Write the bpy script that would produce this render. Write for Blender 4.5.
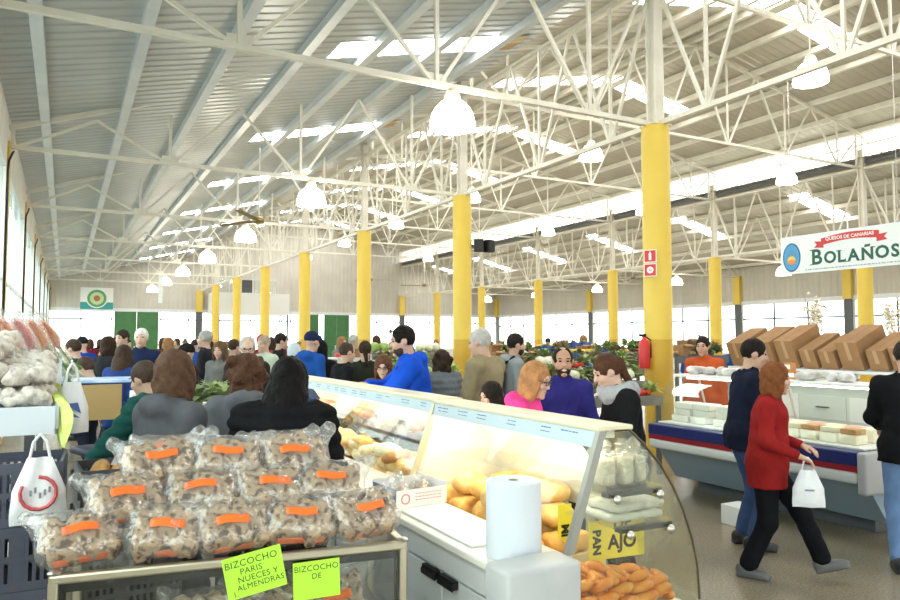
import bpy, bmesh, math, random
import numpy as np
from mathutils import Vector, Matrix, Euler
R = math.radians
for o in list(bpy.data.objects): bpy.data.objects.remove(o, do_unlink=True)
scene = bpy.context.scene
COL = scene.collection

# ------------------------------------------------------------------ camera, sky, exposure
EYE = 1.72
cam_data = bpy.data.cameras.new('camera')
cam_data.sensor_width = 36.0
cam_data.lens = 36.0*721.0/900.0
cam_data.clip_start = 0.05; cam_data.clip_end = 500
cam = bpy.data.objects.new('camera', cam_data); COL.objects.link(cam)
cam.location = (0, 0, EYE)
cam.rotation_euler = (R(90+3.13), 0, R(-28.06))
scene.camera = cam

world = bpy.data.worlds.new('overcast_sky'); scene.world = world
world.use_nodes = True
bgn = world.node_tree.nodes['Background']
bgn.inputs[0].default_value = (0.98, 0.975, 0.945, 1)
bgn.inputs[1].default_value = 2.8
vs = scene.view_settings
vs.view_transform = 'Standard'; vs.look = 'None'; vs.gamma = 1.0; vs.use_curve_mapping = False
vs.exposure = 0.80

LAMP_GLOW = 14.0
SKYLIGHT_GLOW = 11.0

# ------------------------------------------------------------------ materials
MATS = {}
def _new(name):
    m = bpy.data.materials.new(name); m.use_nodes = True
    nt = m.node_tree
    return m, nt, nt.nodes['Principled BSDF']
def mat(name, col, rough=0.6, metal=0.0, col2=None, scale=8.0, bump=0.0, bscale=None, detail=4.0, spec=0.5, trans=0.0, coat=0.0, lo=0.35, hi=0.65, sub=0.0):
    if name in MATS: return MATS[name]
    m, nt, b = _new(name)
    b.inputs['Base Color'].default_value = (*col, 1)
    b.inputs['Roughness'].default_value = rough
    b.inputs['Metallic'].default_value = metal
    b.inputs['Specular IOR Level'].default_value = spec
    b.inputs['Transmission Weight'].default_value = trans
    b.inputs['Coat Weight'].default_value = coat
    if col2 is not None or bump:
        tc = nt.nodes.new('ShaderNodeTexCoord')
    if col2 is not None:
        n = nt.nodes.new('ShaderNodeTexNoise'); n.inputs['Scale'].default_value = scale; n.inputs['Detail'].default_value = detail
        r = nt.nodes.new('ShaderNodeValToRGB')
        r.color_ramp.elements[0].position = lo; r.color_ramp.elements[1].position = hi
        r.color_ramp.elements[0].color = (*col, 1); r.color_ramp.elements[1].color = (*col2, 1)
        nt.links.new(tc.outputs['Object'], n.inputs['Vector']); nt.links.new(n.outputs['Fac'], r.inputs['Fac'])
        nt.links.new(r.outputs['Color'], b.inputs['Base Color'])
    if bump:
        n2 = nt.nodes.new('ShaderNodeTexNoise'); n2.inputs['Scale'].default_value = bscale or scale*2; n2.inputs['Detail'].default_value = 3
        bp = nt.nodes.new('ShaderNodeBump'); bp.inputs['Strength'].default_value = bump; bp.inputs['Distance'].default_value = 0.02
        nt.links.new(tc.outputs['Object'], n2.inputs['Vector']); nt.links.new(n2.outputs['Fac'], bp.inputs['Height'])
        nt.links.new(bp.outputs['Normal'], b.inputs['Normal'])
    MATS[name] = m
    return m
def emit(name, col, strength):
    if name in MATS: return MATS[name]
    m, nt, b = _new(name)
    b.inputs['Base Color'].default_value = (*col, 1)
    b.inputs['Emission Color'].default_value = (*col, 1)
    b.inputs['Emission Strength'].default_value = strength
    MATS[name] = m; return m
def glass(name, tint=(1, 1, 1), gloss=0.25, rough=0.03, bump=0.0, bscale=30, edge=0.55, haze=0.0):
    if name in MATS: return MATS[name]
    m = bpy.data.materials.new(name); m.use_nodes = True; nt = m.node_tree
    for n in list(nt.nodes):
        if n.type != 'OUTPUT_MATERIAL': nt.nodes.remove(n)
    out = [n for n in nt.nodes if n.type == 'OUTPUT_MATERIAL'][0]
    t = nt.nodes.new('ShaderNodeBsdfTransparent'); t.inputs[0].default_value = (*tint, 1)
    g = nt.nodes.new('ShaderNodeBsdfGlossy'); g.inputs['Roughness'].default_value = rough
    lw = nt.nodes.new('ShaderNodeLayerWeight'); lw.inputs['Blend'].default_value = 0.5
    pw = nt.nodes.new('ShaderNodeMath'); pw.operation = 'POWER'; pw.inputs[1].default_value = 4.0
    fr = lw
    mu = nt.nodes.new('ShaderNodeMath'); mu.operation = 'MULTIPLY_ADD'; mu.inputs[1].default_value = edge; mu.inputs[2].default_value = gloss*0.14
    nt.links.new(lw.outputs['Facing'], pw.inputs[0])
    mx = nt.nodes.new('ShaderNodeMixShader')
    nt.links.new(pw.outputs[0], mu.inputs[0]); nt.links.new(mu.outputs[0], mx.inputs[0])
    nt.links.new(t.outputs[0], mx.inputs[1]); nt.links.new(g.outputs[0], mx.inputs[2])
    last = mx
    if haze:
        df = nt.nodes.new('ShaderNodeBsdfDiffuse'); df.inputs[0].default_value = (0.9,0.9,0.9,1)
        m2 = nt.nodes.new('ShaderNodeMixShader'); m2.inputs[0].default_value = haze
        nt.links.new(mx.outputs[0], m2.inputs[1]); nt.links.new(df.outputs[0], m2.inputs[2]); last = m2
    nt.links.new(last.outputs[0], out.inputs['Surface'])
    if bump:
        tc = nt.nodes.new('ShaderNodeTexCoord'); n2 = nt.nodes.new('ShaderNodeTexNoise'); n2.inputs['Scale'].default_value = bscale
        bp = nt.nodes.new('ShaderNodeBump'); bp.inputs['Strength'].default_value = bump; bp.inputs['Distance'].default_value = 0.02
        nt.links.new(tc.outputs['Object'], n2.inputs['Vector']); nt.links.new(n2.outputs['Fac'], bp.inputs['Height'])
        nt.links.new(bp.outputs['Normal'], g.inputs['Normal']); nt.links.new(bp.outputs['Normal'], fr.inputs['Normal'])
    MATS[name] = m; return m
def key(c): return '_'.join('%02x' % int(max(0, min(1, v))*255) for v in c)
def fabric(c, rough=0.85, bump=0.35, bscale=14):
    return mat('fabric_'+key(c)+'_%d' % int(bump*100), c, rough, col2=tuple(v*0.78 for v in c), scale=6, bump=bump, bscale=bscale, spec=0.08)
def skinm(c): return mat('skin_'+key(c), c, 0.5, col2=tuple(v*0.9 for v in c), scale=12, spec=0.35)
def hairm(c): return mat('hair_'+key(c), c, 0.6, col2=tuple(min(1, v*1.4) for v in c), scale=22, bump=0.5, bscale=60, spec=0.1)

M = dict(
    white_steel=mat('white_steel', (0.80, 0.765, 0.66), 0.45, 0.0, (0.72, 0.68, 0.58), 3.0),
    grey_steel=mat('grey_steel', (0.74, 0.77, 0.78), 0.4, 0.15, (0.66, 0.69, 0.71), 2.0),
    roof_left=mat('roof_sheet_grey', (0.53, 0.555, 0.55), 0.36, 0.3, (0.47, 0.50, 0.50), 1.2),
    roof_nave=mat('roof_sheet_cream', (0.56, 0.53, 0.45), 0.38, 0.2, (0.50, 0.465, 0.39), 1.0),
    rust=mat('stained_sheet', (0.55, 0.36, 0.16), 0.6, 0.0, (0.75, 0.6, 0.35), 3.0),
    wall_panel=mat('wall_panel', (0.60, 0.56, 0.49), 0.5, 0.1, (0.54, 0.50, 0.44), 1.0),
    plaster=mat('plaster', (0.80, 0.79, 0.74), 0.8, 0, (0.72, 0.71, 0.66), 2.5),
    yellow=mat('yellow_paint', (0.80, 0.58, 0.09), 0.42, 0, (0.76, 0.54, 0.08), 1.6),
    ochre=mat('ochre_paint', (0.68, 0.42, 0.04), 0.42, 0, (0.60, 0.36, 0.035), 1.8),
    dark_frame=mat('dark_frame', (0.10, 0.11, 0.12), 0.5),
    black_pipe=mat('black_pipe', (0.015, 0.015, 0.018), 0.4),
    green_door=mat('green_door', (0.045, 0.16, 0.05), 0.45, 0, (0.055, 0.19, 0.06), 3.0),
    lamp_white=mat('lamp_cap', (0.85, 0.82, 0.72), 0.4),
    bell=emit('lamp_bell', (1.0, 0.93, 0.78), LAMP_GLOW),
    skylight=emit('daylit_skylight', (1.0, 1.0, 0.97), SKYLIGHT_GLOW),
    window_glass=glass('window_glass', (0.97, 1.0, 0.99), 0.2, edge=0.2),
    left_glass=glass('tinted_window_glass', (0.90, 0.98, 0.97), 0.2, edge=0.1),
    clear_glass=glass('display_glass', (0.97, 0.985, 0.97), 0.25),
    black=mat('black_plastic', (0.012, 0.012, 0.014), 0.4),
    white_plastic=mat('white_plastic', (0.86, 0.87, 0.88), 0.35),
    steel=mat('brushed_steel', (0.62, 0.60, 0.55), 0.28, 1.0),
    red=mat('red_paint', (0.65, 0.03, 0.03), 0.4),
    white_paint=mat('white_paint', (0.86, 0.86, 0.84), 0.4),
    card=mat('cardboard', (0.38, 0.21, 0.095), 0.85, 0, (0.33, 0.18, 0.08), 5.0),
    bronze=mat('fan_bronze', (0.30, 0.22, 0.09), 0.35, 0.6),
)

# ------------------------------------------------------------------ mesh helpers
class MB:
    def __init__(s): s.v = []; s.f = []; s.m = []
    def add(s, vs, fs, mi=0):
        n = len(s.v); s.v += [tuple(p) for p in vs]
        for f in fs: s.f.append(tuple(i+n for i in f)); s.m.append(mi)
        return s
    def box(s, c, d, rot=None, mi=0):
        x, y, z = d[0]/2, d[1]/2, d[2]/2
        vs = [Vector(p) for p in ((-x,-y,-z),(x,-y,-z),(x,y,-z),(-x,y,-z),(-x,-y,z),(x,-y,z),(x,y,z),(-x,y,z))]
        if rot is not None: vs = [rot @ v for v in vs]
        c = Vector(c)
        return s.add([v+c for v in vs], [(0,3,2,1),(4,5,6,7),(0,1,5,4),(1,2,6,5),(2,3,7,6),(3,0,4,7)], mi)
    def bbox(s, a, b, mi=0):
        return s.box([(a[i]+b[i])/2 for i in range(3)], [abs(b[i]-a[i]) for i in range(3)], None, mi)
    def rbox(s, c, d, r=0.01, rot=None, mi=0, seg=2):
        bm = bmesh.new(); bmesh.ops.create_cube(bm, size=1.0)
        for v in bm.verts: v.co = Vector((v.co.x*d[0], v.co.y*d[1], v.co.z*d[2]))
        bmesh.ops.bevel(bm, geom=bm.edges[:], offset=min(r, min(d)*0.45), segments=seg, profile=0.5, affect='EDGES')
        c = Vector(c); vs = [((rot @ v.co) if rot is not None else v.co)+c for v in bm.verts]
        bm.verts.index_update()
        fs = [[v.index for v in f.verts] for f in bm.faces]; bm.free()
        return s.add(vs, fs, mi)
    def bar(s, p0, p1, w, h=None, mi=0):
        p0 = Vector(p0); p1 = Vector(p1); d = p1-p0; L = d.length
        h = h or w
        q = d.to_track_quat('Y', 'Z').to_matrix()
        return s.box((p0+p1)/2, (w, L, h), q, mi)
    def tube(s, pts, r, n=8, mi=0, cap=True):
        pts = [Vector(p) for p in pts]; rs = r if isinstance(r, (list, tuple)) else [r]*len(pts)
        vs = []; up = None
        for i, p in enumerate(pts):
            d = (pts[min(i+1, len(pts)-1)]-pts[max(i-1, 0)]).normalized()
            if up is None: up = Vector((0,0,1)) if abs(d.z) < 0.9 else Vector((1,0,0))
            a = d.cross(up).normalized(); b = a.cross(d).normalized(); up = b
            for k in range(n):
                t = 2*math.pi*k/n; vs.append(p+(a*math.cos(t)+b*math.sin(t))*rs[i])
        fs = []
        for i in range(len(pts)-1):
            for k in range(n):
                k2 = (k+1) % n; fs.append((i*n+k, i*n+k2, (i+1)*n+k2, (i+1)*n+k))
        if cap:
            fs.append(tuple(range(n-1, -1, -1))); fs.append(tuple((len(pts)-1)*n+k for k in range(n)))
        return s.add(vs, fs, mi)
    def lathe(s, prof, n=20, c=(0,0,0), mi=0, mat4=None):
        vs = []
        for r, z in prof:
            for k in range(n):
                t = 2*math.pi*k/n; p = Vector((r*math.cos(t), r*math.sin(t), z))
                if mat4 is not None: p = mat4 @ p
                vs.append(p+Vector(c))
        fs = []
        for i in range(len(prof)-1):
            for k in range(n):
                k2 = (k+1) % n; fs.append((i*n+k, i*n+k2, (i+1)*n+k2, (i+1)*n+k))
        return s.add(vs, fs, mi)
    def prism(s, poly, a, b, axis='y', mi=0):
        # poly of 2D points in the plane normal to axis, extruded from a to b
        def P(u, w, t):
            return (u, t, w) if axis == 'y' else ((t, u, w) if axis == 'x' else (u, w, t))
        n = len(poly)
        vs = [P(u, w, a) for u, w in poly]+[P(u, w, b) for u, w in poly]
        fs = [tuple(range(n)), tuple(range(2*n-1, n-1, -1))]+[(i, i+n, (i+1) % n+n, (i+1) % n) for i in range(n)]
        return s.add(vs, fs, mi)
    def ribbon(s, path, a, b, th, axis='y', mi=0):
        # a curved sheet following a 2D path, of thickness th
        pts = [Vector((p[0], p[1])) for p in path]; off = []
        for i, p in enumerate(pts):
            d = (pts[min(i+1, len(pts)-1)]-pts[max(i-1, 0)]).normalized(); off.append(p+Vector((-d.y, d.x))*th)
        poly = [tuple(p) for p in pts]+[tuple(p) for p in reversed(off)]
        n = len(pts)
        def P(u, w, t): return (u, t, w) if axis == 'y' else ((t, u, w) if axis == 'x' else (u, w, t))
        vs = [P(u, w, a) for u, w in poly]+[P(u, w, b) for u, w in poly]; N = 2*n
        fs = [(i, i+N, (i+1) % N+N, (i+1) % N) for i in range(N)]
        for i in range(n-1):
            fs.append((i, i+1, N-2-i, N-1-i)); fs.append((N+i, N+N-1-i, N+N-2-i, N+i+1))
        return s.add(vs, fs, mi)
    def mesh(s, name, smooth=False, angle=None):
        me = bpy.data.meshes.new(name); me.from_pydata(s.v, [], s.f); me.validate()
        if any(s.m) and len(me.polygons) == len(s.m):
            me.polygons.foreach_set('material_index', s.m)
        bm = bmesh.new(); bm.from_mesh(me); bmesh.ops.recalc_face_normals(bm, faces=bm.faces); bm.to_mesh(me); bm.free()
        if smooth:
            me.polygons.foreach_set('use_smooth', [True]*len(me.polygons))
            if angle is not None: me.set_sharp_from_angle(angle=R(angle))
        return me
    def build(s, name, m, parent=None, smooth=False, angle=40, **kw):
        return obj(name, s.mesh(name, smooth, angle), m, parent, **kw)

def obj(name, me, m=None, parent=None, loc=None, rot=None, scale=None):
    o = bpy.data.objects.new(name, me); COL.objects.link(o)
    if m is not None:
        ms = m if isinstance(m, (list, tuple)) else [m]
        while len(me.materials) < len(ms): me.materials.append(ms[len(me.materials)])
        for i, x in enumerate(ms):
            if me.materials[i] is not x:
                o.material_slots[i].link = 'OBJECT'; o.material_slots[i].material = x
    if parent is not None: o.parent = parent
    if loc is not None: o.location = loc
    if rot is not None: o.rotation_euler = rot
    if scale is not None: o.scale = scale if isinstance(scale, (tuple, list)) else (scale,)*3
    return o
def tag(o, label=None, cat=None, group=None, kind=None):
    if label: o['label'] = label
    if cat: o['category'] = cat
    if group: o['group'] = group
    if kind: o['kind'] = kind
    return o
def thing(name, label, cat, loc=(0,0,0), rotz=0, group=None):
    o = bpy.data.objects.new(name, None); COL.objects.link(o); o.empty_display_size = 0.1
    o.location = loc; o.rotation_euler = (0,0,rotz)
    return tag(o, label, cat, group)
def setting(name, label=None, cat=None):
    o = bpy.data.objects.new(name, None); COL.objects.link(o); o['kind'] = 'structure'
    return tag(o, label, cat)
CH = {}
def kids(o): return [c for c in bpy.data.objects if c.parent == o]
def copy_tree(o, parent=None, cache=None):
    if cache is None:
        cache = {}
        for c in bpy.data.objects:
            if c.parent: cache.setdefault(c.parent.name, []).append(c)
    c = o.copy(); COL.objects.link(c); c.parent = parent
    for ch in cache.get(o.name, []): copy_tree(ch, c, cache)
    return c
def text_mesh(txt, size=0.1, extrude=0.001, offset=0.0, align='CENTER', spacing=1.0):
    cu = bpy.data.curves.new('lettering', 'FONT'); cu.body = txt; cu.size = size; cu.extrude = extrude; cu.offset = offset
    cu.align_x = align; cu.align_y = 'CENTER'; cu.space_character = spacing; cu.resolution_u = 3
    o = bpy.data.objects.new('lettering', cu); COL.objects.link(o)
    me = bpy.data.meshes.new_from_object(o.evaluated_get(bpy.context.evaluated_depsgraph_get()))
    bpy.data.objects.remove(o, do_unlink=True); bpy.data.curves.remove(cu)
    me.materials.clear()
    return me
ORD = ['nearest', 'second nearest', 'third nearest', 'fourth nearest', 'fifth nearest', 'sixth nearest', 'seventh nearest', 'eighth nearest', 'ninth nearest']

# ------------------------------------------------------------------ implicit-surface meshing (bodies, loaves, bags)
def surface_nets(F, org, vox):
    S = F < 0
    nx, ny, nz = F.shape
    c = [(i, j, k) for i in (0,1) for j in (0,1) for k in (0,1)]
    cnt = np.zeros((nx-1, ny-1, nz-1), np.int8)
    for i, j, k in c: cnt += S[i:nx-1+i, j:ny-1+j, k:nz-1+k]
    act = (cnt > 0) & (cnt < 8)
    I = np.argwhere(act)
    idx = -np.ones(act.shape, np.int32); idx[act] = np.arange(len(I))
    P = np.zeros((len(I), 3)); N = np.zeros(len(I))
    for a in range(3):
        for u in (0,1):
            for w in (0,1):
                o0 = [0,0,0]; oth = [b for b in range(3) if b != a]
                o0[oth[0]] = u; o0[oth[1]] = w; o1 = list(o0); o1[a] = 1
                f0 = F[I[:,0]+o0[0], I[:,1]+o0[1], I[:,2]+o0[2]]; f1 = F[I[:,0]+o1[0], I[:,1]+o1[1], I[:,2]+o1[2]]
                m = (f0 < 0) != (f1 < 0)
                t = np.where(m, f0/np.where(m, f0-f1, 1), 0)
                q = np.tile(np.array(o0, float), (len(I), 1)); q[:, a] += t
                P[m] += q[m]; N[m] += 1
    V = (I+P/np.maximum(N, 1)[:, None])*vox+org
    Q = []
    for a in range(3):
        sl0 = [slice(None)]*3; sl1 = [slice(None)]*3
        sl0[a] = slice(0, -1); sl1[a] = slice(1, None)
        A = S[tuple(sl0)]; B = S[tuple(sl1)]
        E = np.argwhere(A != B)
        b, d = (a+1) % 3, (a+2) % 3
        ok = (E[:, b] > 0) & (E[:, d] > 0) & (E[:, b] < F.shape[b]-1) & (E[:, d] < F.shape[d]-1)
        E = E[ok]; fl = A[E[:,0], E[:,1], E[:,2]]
        def g(db, dd):
            e = E.copy(); e[:, b] += db; e[:, d] += dd; return idx[e[:,0], e[:,1], e[:,2]]
        q = np.stack([g(-1,-1), g(0,-1), g(0,0), g(-1,0)], 1)
        q[~fl] = q[~fl][:, ::-1]
        Q.append(q)
    return V, np.concatenate(Q)
def sdf_prim(p, X):
    t = p[0]
    if t == 'c':      # round cone a, b, ra, rb
        a = np.array(p[1], np.float32); b = np.array(p[2], np.float32); ra, rb = p[3], p[4]
        ab = b-a; L2 = float(ab @ ab)+1e-9
        h = np.clip(((X-a) @ ab)/L2, 0, 1)
        return np.linalg.norm(X-a-h[..., None]*ab, axis=-1)-(ra+(rb-ra)*h)
    if t == 'e':      # ellipsoid c, radii, rotation
        d = X-np.array(p[1], np.float32)
        if p[3] is not None: d = d @ np.array(p[3], np.float32)
        r = np.array(p[2], np.float32)
        k0 = np.linalg.norm(d/r, axis=-1); k1 = np.linalg.norm(d/(r*r), axis=-1)+1e-6
        return k0*(k0-1)/k1
    if t == 'b':      # rounded box c, half, rotation, round
        d = X-np.array(p[1], np.float32)
        if p[3] is not None: d = d @ np.array(p[3], np.float32)
        q = np.abs(d)-np.array(p[2], np.float32)+p[4]
        return np.linalg.norm(np.maximum(q, 0), axis=-1)+np.minimum(q.max(-1), 0)-p[4]
def prim_bounds(p):
    if p[0] == 'c':
        a, b = np.array(p[1]), np.array(p[2]); r = max(p[3], p[4]); return np.minimum(a, b)-r, np.maximum(a, b)+r
    r = float(np.max(p[2])) if p[3] is not None and p[0] == 'e' else None
    if r is None:
        r = np.array(p[2]) if p[3] is None else np.full(3, np.linalg.norm(p[2]))
    return np.array(p[1])-r, np.array(p[1])+r
def sdf_mesh(name, prims, vox=0.02, k=0.03, sub=(), noise=None, smooth=1):
    lo = np.min([prim_bounds(p)[0] for p in prims], 0)-3*vox-k*0.5; hi = np.max([prim_bounds(p)[1] for p in prims], 0)+3*vox+k*0.5
    n = np.maximum(np.ceil((hi-lo)/vox).astype(int)+1, 4)
    ax = [(lo[i]+vox*np.arange(n[i])).astype(np.float32) for i in range(3)]
    F = np.full(tuple(n), 0.4, np.float32)
    def region(p, m):
        a, b = prim_bounds(p)
        i0 = np.clip(np.floor((a-m-lo)/vox).astype(int), 0, n-1); i1 = np.clip(np.ceil((b+m-lo)/vox).astype(int)+1, 1, n)
        if np.any(i1 <= i0): return None
        sl = tuple(slice(i0[i], i1[i]) for i in range(3))
        return sl, np.stack(np.meshgrid(*[ax[i][sl[i]] for i in range(3)], indexing='ij'), -1)
    for p in prims:
        rg = region(p, k+3*vox)
        if rg is None: continue
        sl, X = rg; d = sdf_prim(p, X); f = F[sl]
        kk = p[5] if len(p) > 5 else k
        if kk > 0:
            h = np.maximum(kk-np.abs(d-f), 0)/kk; F[sl] = np.minimum(d, f)-h*h*kk*0.25
        else: F[sl] = np.minimum(d, f)
    for p in sub:
        rg = region(p, 3*vox)
        if rg is None: continue
        sl, X = rg; F[sl] = np.maximum(F[sl], -sdf_prim(p, X))
    if noise:
        X = np.stack(np.meshgrid(*ax, indexing='ij'), -1)
        amp, fr, seed = noise[:3]
        F += amp*(np.sin(X[...,0]*fr+seed)*np.sin(X[...,1]*fr*1.13+seed*2)*np.sin(X[...,2]*fr*0.91+seed*3)+0.5*np.sin(X[...,0]*fr*2.3+seed*1.7+X[...,2]*fr)*np.sin(X[...,1]*fr*2.1+seed))
        if len(noise) > 3: F -= noise[3]*np.abs(np.sin(X[...,2]*math.pi/noise[4]))
    V, Q = surface_nets(F, lo, vox)
    me = bpy.data.meshes.new(name)
    me.vertices.add(len(V)); me.vertices.foreach_set('co', V.astype(np.float32).ravel())
    me.loops.add(len(Q)*4); me.loops.foreach_set('vertex_index', Q.astype(np.int32).ravel())
    me.polygons.add(len(Q)); me.polygons.foreach_set('loop_start', np.arange(0, len(Q)*4, 4, dtype=np.int32))
    me.update(calc_edges=True)
    me.polygons.foreach_set('use_smooth', np.ones(len(Q), bool))
    return me
# ------------------------------------------------------------------ THE HALL
WL, RA, RB, WR = -0.92, 7.77, 22.45, 30.9       # left wall, column rows, right wall
Y0 = 8.0; YF = -9.9; YE = 50.0                  # truss phase, unseen front end, end wall
ZC = 4.95                                       # underside chord of the trusses
ZAR, ZAW = 7.52, 5.46                           # aisle roof at the columns / at the wall
ZNE, ZNR = 8.50, 9.99                           # nave eaves and ridge
RIDGE = (RA+RB)/2
def zroof(x):
    if x < RA: return ZAW+(ZAR-ZAW)*(x-WL)/(RA-WL)
    if x > RB: return ZAR+(ZAW-ZAR)*(x-RB)/(WR-RB)
    return ZNR-(ZNR-ZNE)*abs(x-RIDGE)/(RIDGE-RA)

# ground outside and floor
g = MB(); g.bbox((-70,-60,-0.25), (100,120,-0.12))
tag(g.build('ground_outside', mat('asphalt', (0.42,0.42,0.41), 0.9, 0, (0.36,0.36,0.35), 2.0)), kind='structure')
def floor_mat():
    m, nt, b = _new('terrazzo_floor')
    tc = nt.nodes.new('ShaderNodeTexCoord')
    n1 = nt.nodes.new('ShaderNodeTexNoise'); n1.inputs['Scale'].default_value = 0.7; n1.inputs['Detail'].default_value = 5
    n2 = nt.nodes.new('ShaderNodeTexNoise'); n2.inputs['Scale'].default_value = 60; n2.inputs['Detail'].default_value = 4
    r1 = nt.nodes.new('ShaderNodeValToRGB'); r1.color_ramp.elements[0].color = (0.20,0.185,0.13,1); r1.color_ramp.elements[1].color = (0.31,0.26,0.18,1)
    r1.color_ramp.elements[0].position = 0.35; r1.color_ramp.elements[1].position = 0.68
    r2 = nt.nodes.new('ShaderNodeValToRGB'); r2.color_ramp.elements[0].color = (0.72,0.72,0.72,1); r2.color_ramp.elements[1].color = (1.15,1.12,1.1,1)
    r2.color_ramp.elements[0].position = 0.35; r2.color_ramp.elements[1].position = 0.65
    mx = nt.nodes.new('ShaderNodeMix'); mx.data_type = 'RGBA'; mx.blend_type = 'MULTIPLY'; mx.inputs[0].default_value = 1
    nt.links.new(tc.outputs['Object'], n1.inputs['Vector']); nt.links.new(tc.outputs['Object'], n2.inputs['Vector'])
    nt.links.new(n1.outputs['Fac'], r1.inputs['Fac']); nt.links.new(n2.outputs['Fac'], r2.inputs['Fac'])
    nt.links.new(r1.outputs['Color'], mx.inputs[6]); nt.links.new(r2.outputs['Color'], mx.inputs[7])
    nt.links.new(mx.outputs[2], b.inputs['Base Color'])
    b.inputs['Roughness'].default_value = 0.24
    return m
fl = MB(); fl.bbox((WL-0.2, YF, -0.12), (WR+0.2, YE+0.2, 0.0))
tag(fl.build('floor', floor_mat()), kind='structure')

# roof: real corrugated sheets, with the daylight panels cut in
PER = 0.25
def prof_y(y0, y1, amp=0.015):
    ys = []; y = y0
    while y < y1-1e-6:
        for d, h in ((0,0),(0.14,0),(0.17,amp),(0.22,amp)): ys.append((y+d, h))
        y += PER
    ys.append((y1, 0)); return ys
ceil_ = setting('ceiling', 'sheet metal roof on white purlins with bright skylight panels', 'ceiling')
SKY = [(Y0+3.5+6*k) for k in range(-3, 7)]       # centre of the skylight in each bay
def roof(name, xs, skyx, m, rustx=None):
    ys = prof_y(YF, YE); sh = MB(); nn = len(ys)
    sky_rng = [(round((c-0.375-YF)/PER)*PER+YF, round((c+0.375-YF)/PER)*PER+YF) for c in SKY]
    zf = (lambda x: ZNR-(ZNR-ZNE)*abs(x-RIDGE)/(RIDGE-RA)) if name.startswith('nave') else ((lambda x: ZAW+(ZAR-ZAW)*(x-WL)/(RA-WL)) if name == 'aisle_left' else (lambda x: ZAR+(ZAW-ZAR)*(x-RB)/(WR-RB)))
    vs = [(x, y, zf(x)+h) for x in xs for y, h in ys]
    fs = []
    for i in range(len(xs)-1):
        for j in range(nn-1):
            ym = (ys[j][0]+ys[j+1][0])/2
            if skyx and abs(xs[i]-skyx[0]) < 1e-6 and any(a-1e-6 < ym < b+1e-6 for a, b in sky_rng): continue
            fs.append((i*nn+j, i*nn+j+1, (i+1)*nn+j+1, (i+1)*nn+j))
    sh.add(vs, fs); sh.build('roof_sheet', m, ceil_)
    if skyx:
        base = None
        for a, b in sky_rng:
            if base is None:
                yy = prof_y(0, b-a); p = MB(); L = len(yy)
                p.add([(x-skyx[0], y, zroof(x)-zroof(skyx[0])+h) for x in skyx for y, h in yy], [(j, j+1, L+j+1, L+j) for j in range(L-1)])
                base = p.mesh('skylight_panel')
            obj('skylight_panel', base, M['skylight'], ceil_, (skyx[0], a, zroof(skyx[0])))
        if rustx:
            for q, (a, b) in enumerate(sky_rng):
                if q % 2 == 0 or True:
                    p = MB(); yy = prof_y(a, b); L = len(yy)
                    p.add([(x, y, zroof(x)+h-0.012) for x in rustx for y, h in yy], [(j, j+1, L+j+1, L+j) for j in range(L-1)])
                    p.build('stained_sheet', M['rust'], ceil_)
roof('aisle_left', [WL-0.15, 3.9, 6.95, RA+0.1], (3.9, 6.95), M['roof_left'], (6.95, RA-0.1))
# nave and right aisle
def nave_roof(name, xs, skyx):
    roof(name, xs, skyx, M['roof_nave'])
nave_roof('nave_left', [RA-0.35, 10.9, RIDGE-0.25, RIDGE], (10.9, RIDGE-0.25))
nave_roof('nave_right', [RIDGE, RIDGE+0.15, RIDGE+3.1, RB+0.35], (RIDGE+0.15, RIDGE+3.1))
nave_roof('aisle_right', [RB-0.1, 24.0, 26.6, WR+0.15], (24.0, 26.6))
def purlin(x, dz=0.10, m=None, w=0.075, h=0.15):
    me = CH.get(('purlin', w, h))
    if me is None:
        b = MB(); b.bbox((-w/2, YF, -h), (w/2, YE, 0)); b.bbox((w/2, YF, -0.02), (w/2+0.05, YE, 0)); b.bbox((w/2, YF, -h), (w/2+0.05, YE, -h+0.015))
        me = CH[('purlin', w, h)] = b.mesh('purlin')
    obj('purlin', me, m or M['white_steel'], ceil_, (x, 0, zroof(x)-0.005))
for i in range(7): purlin(-0.42+1.235*i, m=M['grey_steel'], w=0.09, h=0.15)
for i in range(1, 6):
    purlin(RA+1.25*i, m=M['white_steel']); purlin(RB-1.25*i, m=M['white_steel'])
purlin(RIDGE-0.25); purlin(RIDGE+0.2); purlin(RB-0.05); purlin(RA+0.05)
for i in range(7): purlin(RB+0.5+1.25*i)

# clerestory glazing above both column rows
def glazed_band(name, x, z0, z1, y0, y1, step, gm, fm, fw=0.05, rails=()):
    e = setting(name)
    y = y0; n = 0
    while y < y1-0.05:
        b = min(y+step, y1)
        p = MB(); p.bbox((x-0.004, y+0.01, z0), (x+0.004, b-0.01, z1)); p.build('pane', gm, e)
        m_ = MB(); m_.bbox((x-fw/2, y-fw/2, z0), (x+fw/2, y+fw/2, z1)); m_.build('mullion', fm, e)
        y = b
    for z in (z0, z1)+tuple(rails):
        r = MB(); r.bbox((x-fw/2-.01, y0, z-fw/2), (x+fw/2+.01, y1, z+fw/2)); r.build('rail', fm, e)
    return e
wn = [0]
def wname():
    wn[0] += 1; return 'window_%d' % wn[0]
glazed_band(wname(), RB+0.2, ZAR+0.02, ZNE-0.10, YF, YE, 3.0, M['window_glass'], M['white_steel'], 0.04, (ZAR+0.5,))
glazed_band(wname(), RA-0.2, ZAR+0.02, ZNE-0.10, YF, YE, 3.0, M['window_glass'], M['white_steel'], 0.04)
gut = MB(); gut.bbox((RB+0.02, YF, ZAR-0.16), (RB+0.14, YE, ZAR-0.04)); tag(gut.build('trim_1', M['dark_frame']), kind='structure')

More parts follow.
